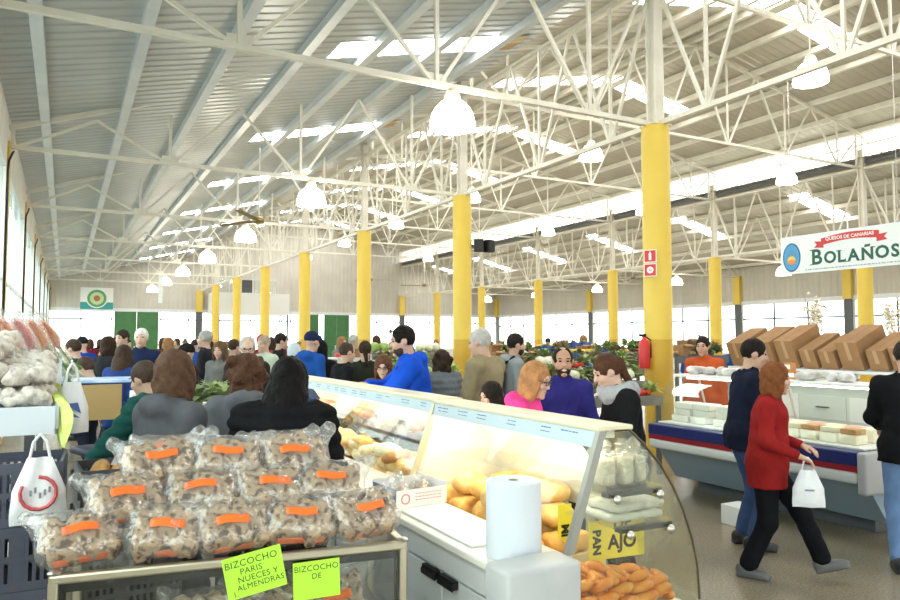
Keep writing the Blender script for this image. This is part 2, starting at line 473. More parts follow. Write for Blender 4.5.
# left wall: plinth, tall windows between yellow pilasters
wl = setting('wall_left')
b = MB(); b.bbox((WL-0.2, YF, 0), (WL, YE, 1.0)); b.build('plinth', M['plaster'], wl)
b = MB(); b.bbox((WL-0.2, YF, 4.55), (WL, YE, ZAW+0.05)); b.build('lintel', M['plaster'], wl)
for k in range(-3, 7):
    e = setting(wname()); ya, yb = Y0+6*k+0.3, Y0+6*k+5.7
    for q in range(3):
        a = ya+(yb-ya)*q/3; c = ya+(yb-ya)*(q+1)/3
        p = MB(); p.bbox((WL-0.024, a+0.02, 1.0), (WL-0.016, c-0.02, 4.55)); p.build('pane', M['left_glass'], e)
        m_ = MB(); m_.bbox((WL-0.05, a-0.01, 1.0), (WL-0.012, a+0.01, 4.55)); m_.build('mullion', M['grey_steel'], e)
    r = MB(); r.bbox((WL-0.05, ya, 2.68), (WL+0.001, yb, 2.72)); r.build('rail', M['grey_steel'], e)
pil_me = None
for k in range(-3, 8):
    y = Y0+6*k if k < 7 else YE-0.2
    if pil_me is None:
        b = MB(); b.bbox((0, -0.2, 0), (0.03, 0.2, 5.0)); pil_me = b.mesh('pilaster')
        t = MB(); t.tube([(0.022,-0.24,0.0),(0.022,-0.24,4.5),(0.03,-0.23,4.66),(0.07,-0.16,4.80),(0.08,-0.05,4.86),(0.06,0.1,4.88)], 0.017, 8); pipe_me = t.mesh('downpipe', True)
        w_ = MB(); w_.bbox((-0.2,-0.3,1.0),(-0.001,0.3,4.55)); pw_me = w_.mesh('pier')
    obj('pier', pw_me, M['plaster'], wl, (WL, y, 0))
    obj('pilaster', pil_me, M['yellow'], wl, (WL, y, 0))
    obj('downpipe', pipe_me, M['black_pipe'], wl, (WL, y, 0))

# end wall and right wall: low wall, band of windows, ribbed panels above
def ribbed(xs0, xs1, z0, topf, place, m, parent, amp=0.025, per=0.3):
    s_ = MB(); n = int(round((xs1-xs0)/per)); cols = []
    for i in range(n):
        for d, h in ((0,0),(0.12,0),(0.15,amp),(0.27,amp)): cols.append((xs0+i*per+d*per/0.3, h))
    cols.append((xs1, 0))
    vs = [place(u, z0, h) for u, h in cols]+[place(u, topf(u), h) for u, h in cols]; L = len(cols)
    s_.add(vs, [(j, j+1, L+j+1, L+j) for j in range(L-1)]); return s_.build('ribbed_panel', m, parent)
ZW = 3.58
wb = setting('wall_back')
b = MB(); b.bbox((WL-0.2, YE, 0), (WR+0.2, YE+0.2, 1.0)); b.build('plinth', M['plaster'], wb)
ribbed(WL-0.1, WR+0.1, ZW, lambda x: zroof(min(max(x, WL), WR))-0.02, lambda u, z, h: (u, YE-h+0.02, z), M['wall_panel'], wb)
b = MB(); b.bbox((WL, YE-0.06, ZW-0.1), (WR, YE+0.1, ZW+0.1)); b.build('lintel', M['grey_steel'], wb)
b = MB(); b.bbox((WL-0.2, YE+0.12, ZW), (WR+0.2, YE+0.2, 10.1)); b.build('outer_skin', M['wall_panel'], wb)
wr = setting('wall_right')
b = MB(); b.bbox((WR, YF, 0), (WR+0.2, YE, 1.0)); b.build('plinth', M['plaster'], wr)
ribbed(YF, YE, ZW, lambda y: ZAW-0.02, lambda u, z, h: (WR-h+0.02, u, z), M['wall_panel'], wr)
b = MB(); b.bbox((WR-0.06, YF, ZW-0.1), (WR+0.1, YE, ZW+0.1)); b.build('lintel', M['grey_steel'], wr)
b = MB(); b.bbox((WR+0.12, YF, ZW), (WR+0.2, YE, ZAW)); b.build('outer_skin', M['wall_panel'], wr)
def end_window(x0, x1, z0=1.0, z1=ZW-0.1, n=2):
    e = setting(wname())
    for q in range(n):
        a = x0+(x1-x0)*q/n; c = x0+(x1-x0)*(q+1)/n
        p = MB(); p.bbox((a+0.02, YE+0.03, z0), (c-0.02, YE+0.036, z1)); p.build('pane', M['window_glass'], e)
        f = MB(); f.bbox((a-0.03, YE, z0), (a+0.03, YE+0.07, z1)); f.build('mullion', M['dark_frame'], e)
    f = MB(); f.bbox((x0, YE, z1-0.52), (x1, YE+0.07, z1-0.44)); f.build('rail', M['dark_frame'], e)
    f = MB(); f.bbox((x1-0.03, YE, z0), (x1+0.03, YE+0.07, z1)); f.build('mullion', M['dark_frame'], e)
dn = [0]
def end_door(x0, x1, m):
    dn[0] += 1
    e = setting('door_%d' % dn[0])
    xm = (x0+x1)/2
    for a, c in ((x0, xm-0.01), (xm+0.01, x1)):
        l = MB(); l.bbox((a, YE-0.02, 0.0), (c, YE+0.05, ZW-0.1))
        for z in (0.25, 1.35, 2.45): l.bbox((a+0.15, YE-0.04, z), (c-0.15, YE-0.021, z+0.9))
        leaf = l.build('door_leaf', m, e)
        h = MB(); h.bbox(((c-0.14 if a == x0 else a+0.06), YE-0.1, 1.0), ((c-0.06 if a == x0 else a+0.14), YE-0.041, 1.3)); h.build('handle', M['steel'], leaf)
end_window(WL, 2.55); end_door(2.7, 5.3, M['green_door']); end_window(5.4, 8.9); end_window(9.1, 11.2); end_window(11.4, 13.2)
end_window(13.3, 14.6); end_door(14.7, 16.0, M['green_door']); end_door(16.4, 18.3, M['green_door']); end_window(18.5, 22.4); end_window(22.9, 26.8); end_window(27.0, WR)
for k in range(-3, 7):
    e = setting(wname()); ya, yb = Y0+6*k+0.25, Y0+6*k+5.75
    for q in range(3):
        a = ya+(yb-ya)*q/3; c = ya+(yb-ya)*(q+1)/3
        p = MB(); p.bbox((WR+0.03, a+0.02, 1.0), (WR+0.036, c-0.02, ZW-0.1)); p.build('pane', M['window_glass'], e)
        f = MB(); f.bbox((WR, a-0.03, 1.0), (WR+0.07, a+0.03, ZW-0.1)); f.build('mullion', M['dark_frame'], e)
    f = MB(); f.bbox((WR, ya, 2.72), (WR+0.07, yb, 2.79)); f.build('rail', M['dark_frame'], e)
wf = setting('wall_front_unseen')  # out of view, added to cut the flat light from the front end
b = MB(); b.bbox((WL-0.2, YF-0.2, 0), (WR+0.2, YF, 1.0)); b.build('plinth', M['plaster'], wf)
ribbed(WL-0.1, WR+0.1, ZW, lambda x: zroof(min(max(x, WL), WR))-0.02, lambda u, z, h: (u, YF+h, z), M['wall_panel'], wf)
for i in range(8):
    e = setting(wname()); xa = WL+(WR-WL)*i/8; xb = WL+(WR-WL)*(i+1)/8
    p = MB(); p.bbox((xa+0.05, YF-0.06, 1.0), (xb-0.05, YF-0.054, ZW)); p.build('pane', M['window_glass'], e)
    f = MB(); f.bbox((xa-0.05, YF-0.1, 1.0), (xa+0.05, YF-0.02, ZW)); f.build('mullion', M['dark_frame'], e)
rp = None
for k in range(-2, 8):
    y = Y0+6*k if k < 7 else YE-0.25
    if rp is None:
        b = MB(); b.bbox((-0.2,-0.2,ZW-0.05), (0.02,0.2,5.0)); rp = b.mesh('pilaster')
        b = MB(); b.bbox((-0.12,-0.15,0), (0.06,0.15,ZW-0.051)); rq = b.mesh('post')
        b = MB(); b.bbox((0.0,-0.25,0), (0.2,0.25,ZW)); rw = b.mesh('pier')
    obj('pilaster', rp, M['yellow'], wr, (WR, y, 0)); obj('post', rq, M['dark_frame'], wr, (WR, y, 0))
    obj('pier', rw, M['plaster'], wr, (WR, y, 0))
for x in (RA, RB):
    b = MB(); b.bbox((x-0.2, YE-0.25, ZW-0.05), (x+0.2, YE-0.06, 5.0)); b.build('pilaster', M['yellow'], wb)
    b = MB(); b.bbox((x-0.2, YE-0.25, 0), (x+0.2, YE-0.06, ZW-0.051)); b.build('post', M['dark_frame'], wb)
# white site office on the end wall, glazed above
of = thing('site_office', 'white boxed site office with glazed top high against the end wall', 'office', (0,0,0))
b = MB(); b.bbox((8.3, 47.6, 3.35), (13.2, YE-0.3, 4.75)); b.build('office_body', M['white_paint'], of)
for i in range(6):
    b = MB(); b.bbox((8.5+0.75*i, 47.68, 4.75), (8.56+0.75*i, 47.74, 5.6)); b.build('glazing_post', M['grey_steel'], of)
b = MB(); b.bbox((8.5, 47.66, 5.6), (12.35, 47.76, 5.68)); b.build('glazing_rail', M['grey_steel'], of)
for i in range(5):
    b = MB(); b.bbox((8.57+0.75*i, 47.7, 4.76), (9.24+0.75*i, 47.71, 5.59)); b.build('glazing_pane', M['window_glass'] if i != 2 else M['dark_frame'], of)
for xx in (8.4, 13.1):
    b = MB(); b.bbox((xx-0.05, 47.7, 0), (xx+0.05, 47.8, 3.35)); b.build('leg', M['dark_frame'], of)

# columns
COLDESC_A = ['thick yellow round column carrying two red fire signs, nearest of all', 'yellow round column with the black loudspeakers on its side',
    'yellow round column behind the man in the bright blue hoodie', 'yellow round column fourth along the near row', 'yellow round column fifth along the near row',
    'yellow round column sixth along the near row', 'yellow round column last of the near row before the end wall']
COLDESC_B = ['yellow round column of the far row, rightmost, behind the cheese banner', 'yellow round column of the far row second from the right', 'yellow round column of the far row third from the right',
    'yellow round column of the far row fourth from the right', 'yellow round column of the far row fifth from the right', 'yellow round column of the far row, farthest of them']
def column(name, x, y, r, label, group):
    t = thing(name, label, 'column', (x, y, 0), 0, group)
    me = CH.get(('col', r))
    if me is None:
        a = MB(); a.lathe([(r, 1.72), (r, ZC-0.04), (r-0.02, ZC-0.02), (0, ZC-0.02)], 28)
        bb = MB(); bb.lathe([(r, 0), (r, 1.72)], 28)
        p = MB()
        for s_ in (-1, 1): p.bbox((-0.085, s_*0.075-0.02, ZC-0.02), (0.085, s_*0.075+0.02, ZAR+0.3))
        p.bbox((-0.03, -0.075, ZC-0.02), (0.03, 0.075, ZAR+0.3))
        pl = MB(); pl.bbox((-0.17,-0.17,ZC-0.03), (0.17,0.17,ZC-0.005))
        me = CH[('col', r)] = (a.mesh('shaft', True, 40), bb.mesh('shaft_base', True, 40), p.mesh('steel_post'), pl.mesh('cap_plate'))
    obj('shaft', me[0], M['yellow'], t); obj('shaft_base', me[1], M['ochre'], t); obj('steel_post', me[2], M['white_steel'], t); obj('cap_plate', me[3], M['white_steel'], t)
    return t
for k in range(0, 7): column('column', RA, Y0+6*k, 0.208, COLDESC_A[k], 'yellow columns of the near row')
for k in range(1, 7): column('column', RB, Y0+6*k, 0.23, COLDESC_B[k-1], 'yellow columns of the far row')

# trusses
def members(root, lst, m):
    for nm, p0, p1, w, h in lst:
        b = MB(); b.bar(p0, p1, w, h); b.build(nm, m, root)
def truss_aisle(mirror):
    f = (lambda x: x) if not mirror else (lambda x: RA+RB-x)
    L = []
    P = lambda x, z: (f(x), 0, z)
    top = lambda x: zroof(x)-0.2
    L.append(('bottom_chord', P(WL, ZC), P(RA, ZC), 0.065, 0.07))
    L.append(('top_chord', P(WL, top(WL)), P(RA, top(RA)), 0.07, 0.08))
    bn = [1.62, 4.07, 6.52]; tn = [0.4, 2.85, 5.3, RA-0.05]
    L.append(('upright', P(WL+0.06, ZC), P(WL+0.06, top(WL)), 0.06, 0.06))
    L.append(('brace', P(WL+0.1, ZC), P(0.4, top(0.4)), 0.045, 0.045))
    for i, x in enumerate(bn):
        L.append(('upright', P(x, ZC), P(x, top(x)), 0.05, 0.05))
        L.append(('brace', P(x-0.04, ZC), P(tn[i], top(tn[i])), 0.046, 0.046)); L.append(('brace', P(x+0.04, ZC), P(tn[i+1], top(tn[i+1])), 0.046, 0.046))
    g_ = [('gusset', P(x-0.14, ZC+0.06), P(x+0.14, ZC+0.06), 0.012, 0.16) for x in bn]
    return L+g_
def truss_nave():
    L = []; zb = 7.22; top = lambda x: zroof(x)-0.18
    P = lambda x, z: (x, 0, z)
    L.append(('bottom_chord', P(RA, zb), P(RB, zb), 0.07, 0.07))
    L.append(('top_chord', P(RA, top(RA)), P(RIDGE, top(RIDGE)), 0.07, 0.08)); L.append(('top_chord', P(RIDGE, top(RIDGE)), P(RB, top(RB)), 0.07, 0.08))
    n = 6; w = (RB-RA)/n
    for i in range(n):
        xb = RA+w*(i+0.5); L.append(('upright', P(xb, zb), P(xb, top(xb)), 0.045, 0.045))
        for s_ in (-1, 1):
            xt = xb+s_*w/2*(0.985 if s_ > 0 else 0.985)
            L.append(('brace', P(xb+s_*0.03, zb), P(xt, top(xt)), 0.045, 0.045))
    for s_, x in ((1, RA), (-1, RB)):
        L.append(('end_post', P(x+s_*0.25, zb), P(x+s_*0.25, top(x)), 0.06, 0.06))
    return L
def girder(y0):
    zb, zt = ZC+0.0, 7.2; L = []
    P = lambda y, z: (0, y, z)
    L.append(('bottom_chord', P(0, zb), P(6, zb), 0.07, 0.075)); L.append(('top_chord', P(0, zt), P(6, zt), 0.065, 0.065))
    for i in range(3):
        y = 1+2*i
        L.append(('upright', P(y, zb), P(y, zt), 0.045, 0.045))
        L.append(('brace', P(y-0.04, zb), P(y-1+0.03, zt), 0.046, 0.046)); L.append(('brace', P(y+0.04, zb), P(y+1-0.03, zt), 0.046, 0.046))
    return L
def series(name, lst, m, spots, labels, group):
    root = thing(name, labels[0], 'truss', spots[0], 0, group); members(root, lst, m)
    for s_, l in zip(spots[1:], labels[1:]):
        c = copy_tree(root); c.location = s_; c['label'] = l
KS = list(range(-1, 7))
series('aisle_truss', truss_aisle(False), M['white_steel'], [(0, Y0+6*k, 0) for k in KS], [ORD[i]+' white lattice truss under the grey roof of the left aisle' for i in range(len(KS))], 'trusses of the left aisle')
series('aisle_truss', truss_aisle(True), M['white_steel'], [(0, Y0+6*k, 0) for k in KS], [ORD[i]+' white lattice truss under the roof of the right aisle' for i in range(len(KS))], 'trusses of the right aisle')
series('nave_truss', truss_nave(), M['white_steel'], [(0, Y0+6*k, 0) for k in KS], [ORD[i]+' cream gable truss across the high middle roof' for i in range(len(KS))], 'gable trusses of the middle roof')
series('row_girder', girder(0), M['white_steel'], [(RA, Y0+6*k, 0) for k in range(-2, 7)], [ORD[i]+' zigzag girder bay along the near row of yellow columns' for i in range(9)], 'girders over the near columns')
series('row_girder', girder(0), M['white_steel'], [(RB, Y0+6*k, 0) for k in range(-1, 7)], [ORD[i]+' zigzag girder bay along the far row of yellow columns' for i in range(8)], 'girders over the far columns')

# bell lamps
def lamp_proto():
    t = thing('pendant_lamp', '', 'lamp')
    b = MB(); b.lathe([(0.0,0.0),(0.29,0.0),(0.292,0.02),(0.285,0.1),(0.262,0.19),(0.215,0.27),(0.15,0.335),(0.105,0.36),(0.0,0.36)], 26); b.build('bell', M['bell'], t, True, 50)
    c = MB(); c.lathe([(0.105,0.361),(0.105,0.42),(0.085,0.445),(0.085,0.475),(0.03,0.49),(0.03,0.5),(0,0.5)], 16); c.build('cap', M['lamp_white'], t, True, 40)
    return t
LP = lamp_proto(); first = [True]
def lamp(x, y, zb, ztop, label, group):
    t = LP if first[0] else copy_tree(LP, None, LPC)
    first[0] = False
    t.location = (x, y, zb); t['label'] = label; t['group'] = group
    if ztop-zb-0.5 > 0.01:
        c = MB(); c.tube([(0,0,0.495), (0,0,ztop-zb)], 0.012, 6); c.build('cord', M['lamp_white'], t)
LPC = {LP.name: kids(LP)}
for k in range(0, 7): lamp(4.30, Y0+6*k-0.0, 4.41, ZC-0.04, ORD[k]+' glowing white bell lamp under the left aisle roof', 'bell lamps of the left aisle')
for k in range(0, 6): lamp(11.45, Y0+6*k, 6.22-0.03*k, 7.19, ORD[k]+' glowing bell lamp on a cord on the near side of the middle roof', 'bell lamps of the middle roof')
for k in range(1, 6): lamp(18.8, Y0+6*k, 6.35, 7.19, ORD[k-1]+' glowing bell lamp on a cord on the far side of the middle roof', 'bell lamps of the middle roof')
for k in range(1, 7): lamp(26.5, Y0+6*k, 4.41, ZC-0.04, ORD[k-1]+' glowing bell lamp under the right aisle roof', 'bell lamps of the right aisle')

# ceiling fans
def fan(x, y, z, ztop, a0, n, label):
    t = thing('ceiling_fan', label, 'fan', (x, y, z), a0, 'bronze ceiling fans')
    b = MB(); b.tube([(0,0,0.1), (0,0,ztop-z)], 0.018, 8); b.build('rod', M['lamp_white'], t)
    b = MB(); b.lathe([(0,-0.08),(0.1,-0.07),(0.14,-0.02),(0.14,0.05),(0.08,0.1),(0,0.11)], 16); b.build('motor', M['bronze'], t, True, 50)
    for i in range(n):
        q = 2*math.pi*i/n
        b = MB(); rot = Matrix.Rotation(q, 3, 'Z') @ Matrix.Rotation(R(10), 3, 'Y')
        b.box(rot @ Vector((0, 0.82, 0)), (0.15, 1.15, 0.012), rot); b.box(rot @ Vector((0, 0.22, 0)), (0.05, 0.3, 0.015), rot); b.build('blade', M['bronze'], t)
fan(4.0, 17.2, 4.55, 6.3, 0.5, 3, 'dark ceiling fan hanging near the second bell lamp of the left aisle')
fan(15.2, 38.1, 5.1, 7.19, 0.3, 3, 'ceiling fan with wide blades, left of the two before the end wall')
fan(18.6, 38.1, 4.9, 7.19, 1.2, 3, 'ceiling fan with long pale blades, right of the two before the end wall')
fan(26.6, 17.2, 5.0, 6.3, 0.9, 3, 'ceiling fan under the right aisle roof behind the cheese banner')
fan(26.6, 29.2, 5.0, 6.3, 0.2, 3, 'ceiling fan far under the right aisle roof')
# ------------------------------------------------------------------ PEOPLE
def vadd(a, b): return (a[0]+b[0], a[1]+b[1], a[2]+b[2])
def ik(S, T, a, b, pole):
    S, T = Vector(S), Vector(T); d = T-S; L = d.length
    if L > (a+b)*0.995: T = S+d*((a+b)*0.995/L); d = T-S; L = d.length
    x = (a*a-b*b+L*L)/(2*L); h = math.sqrt(max(a*a-x*x, 0)); u = d/L
    p = Vector(pole); p = p-u*(p.dot(u)); p.normalize()
    return S+u*x+p*h, T
PCACHE = {}
def tup(v): return (float(v[0]), float(v[1]), float(v[2]))
def body_meshes(P):
    k_ = repr(sorted(P.items()))
    if k_ in PCACHE: return PCACHE[k_]
    vox = P['vox']; near = vox < 0.013; sw = P['sw']; fat = P['fat']
    lean = P['lean']; A = Matrix.Rotation(R(-lean), 3, 'X'); piv = Vector((0, 0, 0.95)); sideR = Matrix.Rotation(R(P['twist']), 3, 'Z')
    U = lambda p: tup(A @ (sideR @ (Vector(p)-piv))+piv)
    AR = np.array(A @ sideR)
    hy, hp, ht = P['head']
    neck0 = Vector(U((0, -0.005, 1.44)))
    HM = Matrix.Rotation(R(-lean*0.35), 3, 'X') @ Matrix.Rotation(R(P['twist']), 3, 'Z') @ Matrix.Rotation(R(hy), 3, 'Z') @ Matrix.Rotation(R(-hp), 3, 'X') @ Matrix.Rotation(R(ht), 3, 'Y')
    hc = neck0+HM @ Vector((0, 0.03, 0.185))
    hd = lambda p: tup(HM @ Vector(p)+hc); HR = np.array(HM)
    body = []; top = []; tro = []; shoes = [[], []]
    E_ = lambda c, r, rot=None, kk=None: ('e', c, r, rot) if kk is None else ('e', c, r, rot, 0, kk)
    C_ = lambda a, b, ra, rb, kk=None: ('c', a, b, ra, rb) if kk is None else ('c', a, b, ra, rb, kk)
    # torso
    tor = [((0, 0.005, 1.30), (0.165*sw, 0.105*fat, 0.17)), ((0, 0.012, 1.10), (0.145*sw*fat, 0.108*fat, 0.16)), ((0, 0, 0.93), (0.162*fat, 0.118*fat, 0.13))]
    for c, r in tor[:2]: body.append(E_(U(c), r, AR))
    body.append(E_(tor[2][0], tor[2][1], None))
    sh = {}
    for s_ in (-1, 1):
        sh[s_] = U((s_*0.172*sw, 0, 1.40)); body.append(C_(U((s_*0.03, 0, 1.43)), sh[s_], 0.055, 0.052))
    body.append(C_(tup(neck0-Vector((0,0,0.02))), hd((0, -0.02, -0.07)), 0.058, 0.052))
    # head
    body += [E_(hd((0, -0.008, 0.02)), (0.076, 0.096, 0.102), HR, 0.02), E_(hd((0, 0.028, -0.055)), (0.058, 0.068, 0.072), HR, 0.03)]
    if vox < 0.02:
        body += [C_(hd((0, 0.088, 0.012)), hd((0, 0.108, -0.026)), 0.010, 0.015, 0.012), E_(hd((0, 0.078, 0.03)), (0.05, 0.02, 0.012), HR, 0.02),
                 E_(hd((0, 0.088, -0.066)), (0.024, 0.012, 0.012), HR, 0.012), E_(hd((0, 0.082, -0.105)), (0.024, 0.02, 0.02), HR, 0.02)]
        for s_ in (-1, 1): body += [E_(hd((s_*0.078, -0.005, -0.005)), (0.012, 0.025, 0.033), HR, 0.006), E_(hd((s_*0.042, 0.07, -0.03)), (0.024, 0.022, 0.024), HR, 0.02)]
    # arms
    wr = {}
    for s_ in (-1, 1):
        T = P['armR'] if s_ > 0 else P['armL']
        pole = P['poleR'] if s_ > 0 else P['poleL']
        el, W = ik(sh[s_], T, 0.285, 0.25, pole); wr[s_] = W; el = tup(el); W_ = tup(W)
        body += [C_(sh[s_], el, 0.05*fat, 0.04), C_(el, W_, 0.041, 0.028)]
        mid = tup(Vector(el).lerp(W, 0.93))
        b_ = P['bulk']
        top += [C_(sh[s_], el, 0.062*fat+b_, 0.052+b_), C_(el, mid, 0.053+b_, 0.041+b_*0.6)]
        d = (W-Vector(el)).normalized(); side = d.cross(Vector((0,0,1)));
        if side.length < 0.2: side = Vector((0, 1, 0)) if abs(d.z) > 0.8 else Vector((1, 0, 0))
        side = (side-d*side.dot(d)).normalized(); nrm = side.cross(d).normalized()
        if nrm.z > 0: nrm = -nrm
        rot = np.array(Matrix((side, d, nrm)).transposed())
        pc = W+d*0.045
        body.append(E_(tup(pc), (0.042, 0.052, 0.02), rot, 0.015))
        curl = P['curl']
        if near:
            for i, (off, ln) in enumerate(((-0.031, 0.068), (-0.010, 0.078), (0.011, 0.073), (0.031, 0.056))):
                b0 = W+d*0.088+side*off; d1 = (d*math.cos(curl)+nrm*math.sin(curl)); b1 = b0+d1*ln*0.55
                d2 = (d*math.cos(curl*2.2)+nrm*math.sin(curl*2.2)); b2 = b1+d2*ln*0.5
                body += [C_(tup(b0), tup(b1), 0.0105, 0.0098, 0.004), C_(tup(b1), tup(b2), 0.0098, 0.0082, 0.004)]
        else:
            b0 = W+d*0.08; d1 = d*math.cos(curl)+nrm*math.sin(curl)
            for off in (-0.025, 0.0, 0.025): body.append(C_(tup(b0+side*off), tup(b0+side*off+d1*0.075), 0.014, 0.011, 0.006))
        th0 = W+d*0.03-side*s_*0.038; th1 = th0+d*0.04-side*s_*0.025+nrm*0.012; th2 = th1+d*0.03+nrm*0.01
        body += [C_(tup(th0), tup(th1), 0.014, 0.012, 0.012), C_(tup(th1), tup(th2), 0.011, 0.0095, 0.004)]
    # legs
    for s_ in (-1, 1):
        hip = (s_*0.088, 0, 0.89); f = P['footR'] if s_ > 0 else P['footL']
        an = (f[0], f[1], f[2]+0.085); kn, an = ik(hip, an, 0.43, 0.41, (0.1*s_, 1, 0.1)); kn = tup(kn); an = tup(an)
        body += [C_(hip, kn, 0.082*fat, 0.055), C_(kn, an, 0.054, 0.036)]
        fr = Matrix.Rotation(R(f[3]), 3, 'Z'); fp = Matrix.Rotation(R(f[4]) if len(f) > 4 else 0, 3, 'X')
        fd = lambda p, an=an, fr=fr, fp=fp: tup(fr @ (fp @ Vector(p))+Vector(an))
        body += [C_(fd((0, -0.02, -0.04)), fd((0, 0.12, -0.06)), 0.032, 0.022)]
        FR = np.array(fr @ fp)
        shoes[0 if s_ < 0 else 1] = [E_(fd((0, 0.05, -0.045)), (0.047, 0.135, 0.042), FR), E_(fd((0, -0.03, -0.02)), (0.046, 0.06, 0.055), FR), ('b', fd((0, 0.045, -0.07)), (0.042, 0.128, 0.016), FR, 0.014)]
        ab = P['flare']
        tro += [C_(hip, kn, 0.092*fat, 0.068+ab*0.3), C_(kn, tup(Vector(kn).lerp(Vector(an), 0.9)), 0.066+ab*0.3, 0.052+ab)]
    tro.append(E_(tor[2][0], tuple(v+0.008 for v in tor[2][1]), None)); tro.append(E_((0, 0, 1.0), (0.152*fat, 0.112*fat, 0.08), None))
    b_ = P['bulk']
    for c, r in tor[:2]: top.append(E_(U(c), (r[0]+0.02+b_, r[1]+0.022+b_, r[2]+0.01), AR))
    top.append(E_(tor[2][0], (tor[2][1][0]+0.022+b_, tor[2][1][1]+0.024+b_, tor[2][1][2]+0.005), None))
    top.append(C_(U((0,0,1.2)), (0, 0, 0.93), 0.115*fat+b_, 0.13*fat+b_))
    for s_ in (-1, 1): top.append(C_(U((s_*0.04, -0.005, 1.425)), sh[s_], 0.062+b_*0.6, 0.064+b_))
    hem = P['coat'] or 0.82
    for s_ in (-1, 1): top.append(C_((s_*0.06, 0, 0.95), (s_*0.07, 0.005, hem-0.05), 0.128*fat+b_, 0.132*fat+b_))
    sub_hem = ('b', (0, 0, hem-0.6), (0.20*max(1,fat), 1.0, 0.6), None, 0.0)
    if P['collar']: top.append(C_(U((0, -0.01, 1.44)), U((0, 0.01, 1.475)), 0.073, 0.075))
    if P['hood']: top.append(E_(U((0, -0.085, 1.45)), (0.125, 0.075, 0.07), AR))
    sub_top = [C_(tup(neck0+Vector((0,0,0.055))), tup(neck0+Vector((0,0,0.14))), 0.064, 0.075)]
    # hair
    st = P['hair']; hair = []; hsub = []
    if st != 'bald':
        hair = [E_(hd((0, -0.014, 0.032)), (0.085, 0.103, 0.104), HR)]
        hsub = [E_(hd((0, 0.12, -0.045)), (0.072, 0.085, 0.115), HR), E_(hd((0, 0.06, -0.12)), (0.2, 0.12, 0.105), HR)]
        if st == 'receding': hsub += [E_(hd((0, 0.12, 0.06)), (0.09, 0.1, 0.075), HR), E_(hd((0, 0.01, 0.14)), (0.06, 0.07, 0.03), HR)]
        if st in ('bob', 'long', 'curly'):
            n = {'bob': 0.0, 'long': 0.09, 'curly': 0.0}[st]
            hair += [E_(hd((0, -0.045, -0.06-n)), (0.098+n*0.28, 0.072+n*0.15, 0.125+n), HR), E_(hd((0, -0.02, 0.03)), (0.094, 0.105, 0.105), HR)]
            for s_ in (-1, 1): hair.append(E_(hd((s_*0.078, 0.012, -0.055-n*0.7)), (0.028, 0.062, 0.12+n*0.7), HR))
            hsub = [E_(hd((0, 0.13, -0.05)), (0.058, 0.1, 0.125), HR)]
        if st == 'curly': hair += [E_(hd((0.1*math.cos(a), -0.03+0.08*math.sin(a), -0.02+0.1*math.sin(a*2.3))), (0.04, 0.04, 0.04), None) for a in [i*0.7 for i in range(9)]]
        if st == 'tied':
            hair += [E_(hd((0, -0.10, 0.03)), (0.045, 0.05, 0.045), HR), C_(hd((0, -0.11, 0.0)), hd((0.02, -0.13, -0.2)), 0.035, 0.02)]
            hsub = [E_(hd((0, 0.125, -0.05)), (0.066, 0.09, 0.12), HR), E_(hd((0, 0.05, -0.13)), (0.2, 0.1, 0.1), HR)]
        if st in ('cap', 'beanie', 'hoodup'):
            hair = [E_(hd((0, -0.01, 0.05)), (0.09, 0.11, 0.095), HR)]; hsub = [E_(hd((0, 0.05, -0.08)), (0.2, 0.3, 0.095), HR)]
            if st == 'cap': hair.append(E_(hd((0, 0.12, 0.045)), (0.07, 0.08, 0.012), HR))
            if st == 'hoodup':
                hair += [E_(hd((0, -0.02, 0.0)), (0.105, 0.12, 0.135), HR), C_(hd((0, -0.03, -0.1)), U((0, -0.03, 1.42)), 0.1, 0.11)]; hsub = [E_(hd((0, 0.13, -0.02)), (0.07, 0.11, 0.11), HR)]
    k = 0.035
    out = {'body': sdf_mesh('body', body, vox, k)}
    hv = vox if near else vox*0.85
    out['top'] = sdf_mesh('jacket', top, vox*1.15, 0.045, sub=sub_top+[sub_hem], noise=((0.004, 42, P['seed'])+((0.016, 0.075) if P['quilt'] else ())) if vox < 0.02 else None)
    out['tro'] = sdf_mesh('trousers', tro, vox*1.25, 0.04, noise=(0.003, 38, P['seed']) if vox < 0.02 else None)
    out['shoe'] = [sdf_mesh('shoe', s_, vox*1.1, 0.015) for s_ in shoes]
    if hair: out['hair'] = sdf_mesh('hair', hair, hv, 0.025, sub=hsub, noise=(0.0065 if st in ('long','curly','bob') else 0.0035, 62, P['seed']) if st != 'cap' else None)
    if P['beard']: out['beard'] = sdf_mesh('beard', [E_(hd((0, 0.029, -0.066)), (0.0625, 0.0715, 0.066), HR)], hv*0.8, 0.01, sub=[E_(hd((0, 0.10, -0.016)), (0.1, 0.07, 0.028), HR), E_(hd((0, 0.1, -0.064)), (0.021, 0.03, 0.006), HR), E_(hd((0, -0.06, -0.05)), (0.2, 0.08, 0.2), HR)])
    out['frame'] = (HM, hc, neck0, A, {a: Vector(b) for a, b in wr.items()}, {a: Vector(b) for a, b in sh.items()})
    PCACHE[k_] = out
    return out
_eye = MB(); _eye.lathe([(0,-1),(0.5,-0.86),(0.87,-0.5),(1,0),(0.87,0.5),(0.5,0.86),(0,1)], 10)
EYE_ME = _eye.mesh('eye', True)
DARK_EYE = mat('eye_dark', (0.02,0.013,0.01), 0.15); LIP = mat('lips', (0.42,0.13,0.11), 0.5); TEETH = mat('teeth', (0.85,0.83,0.78), 0.3)
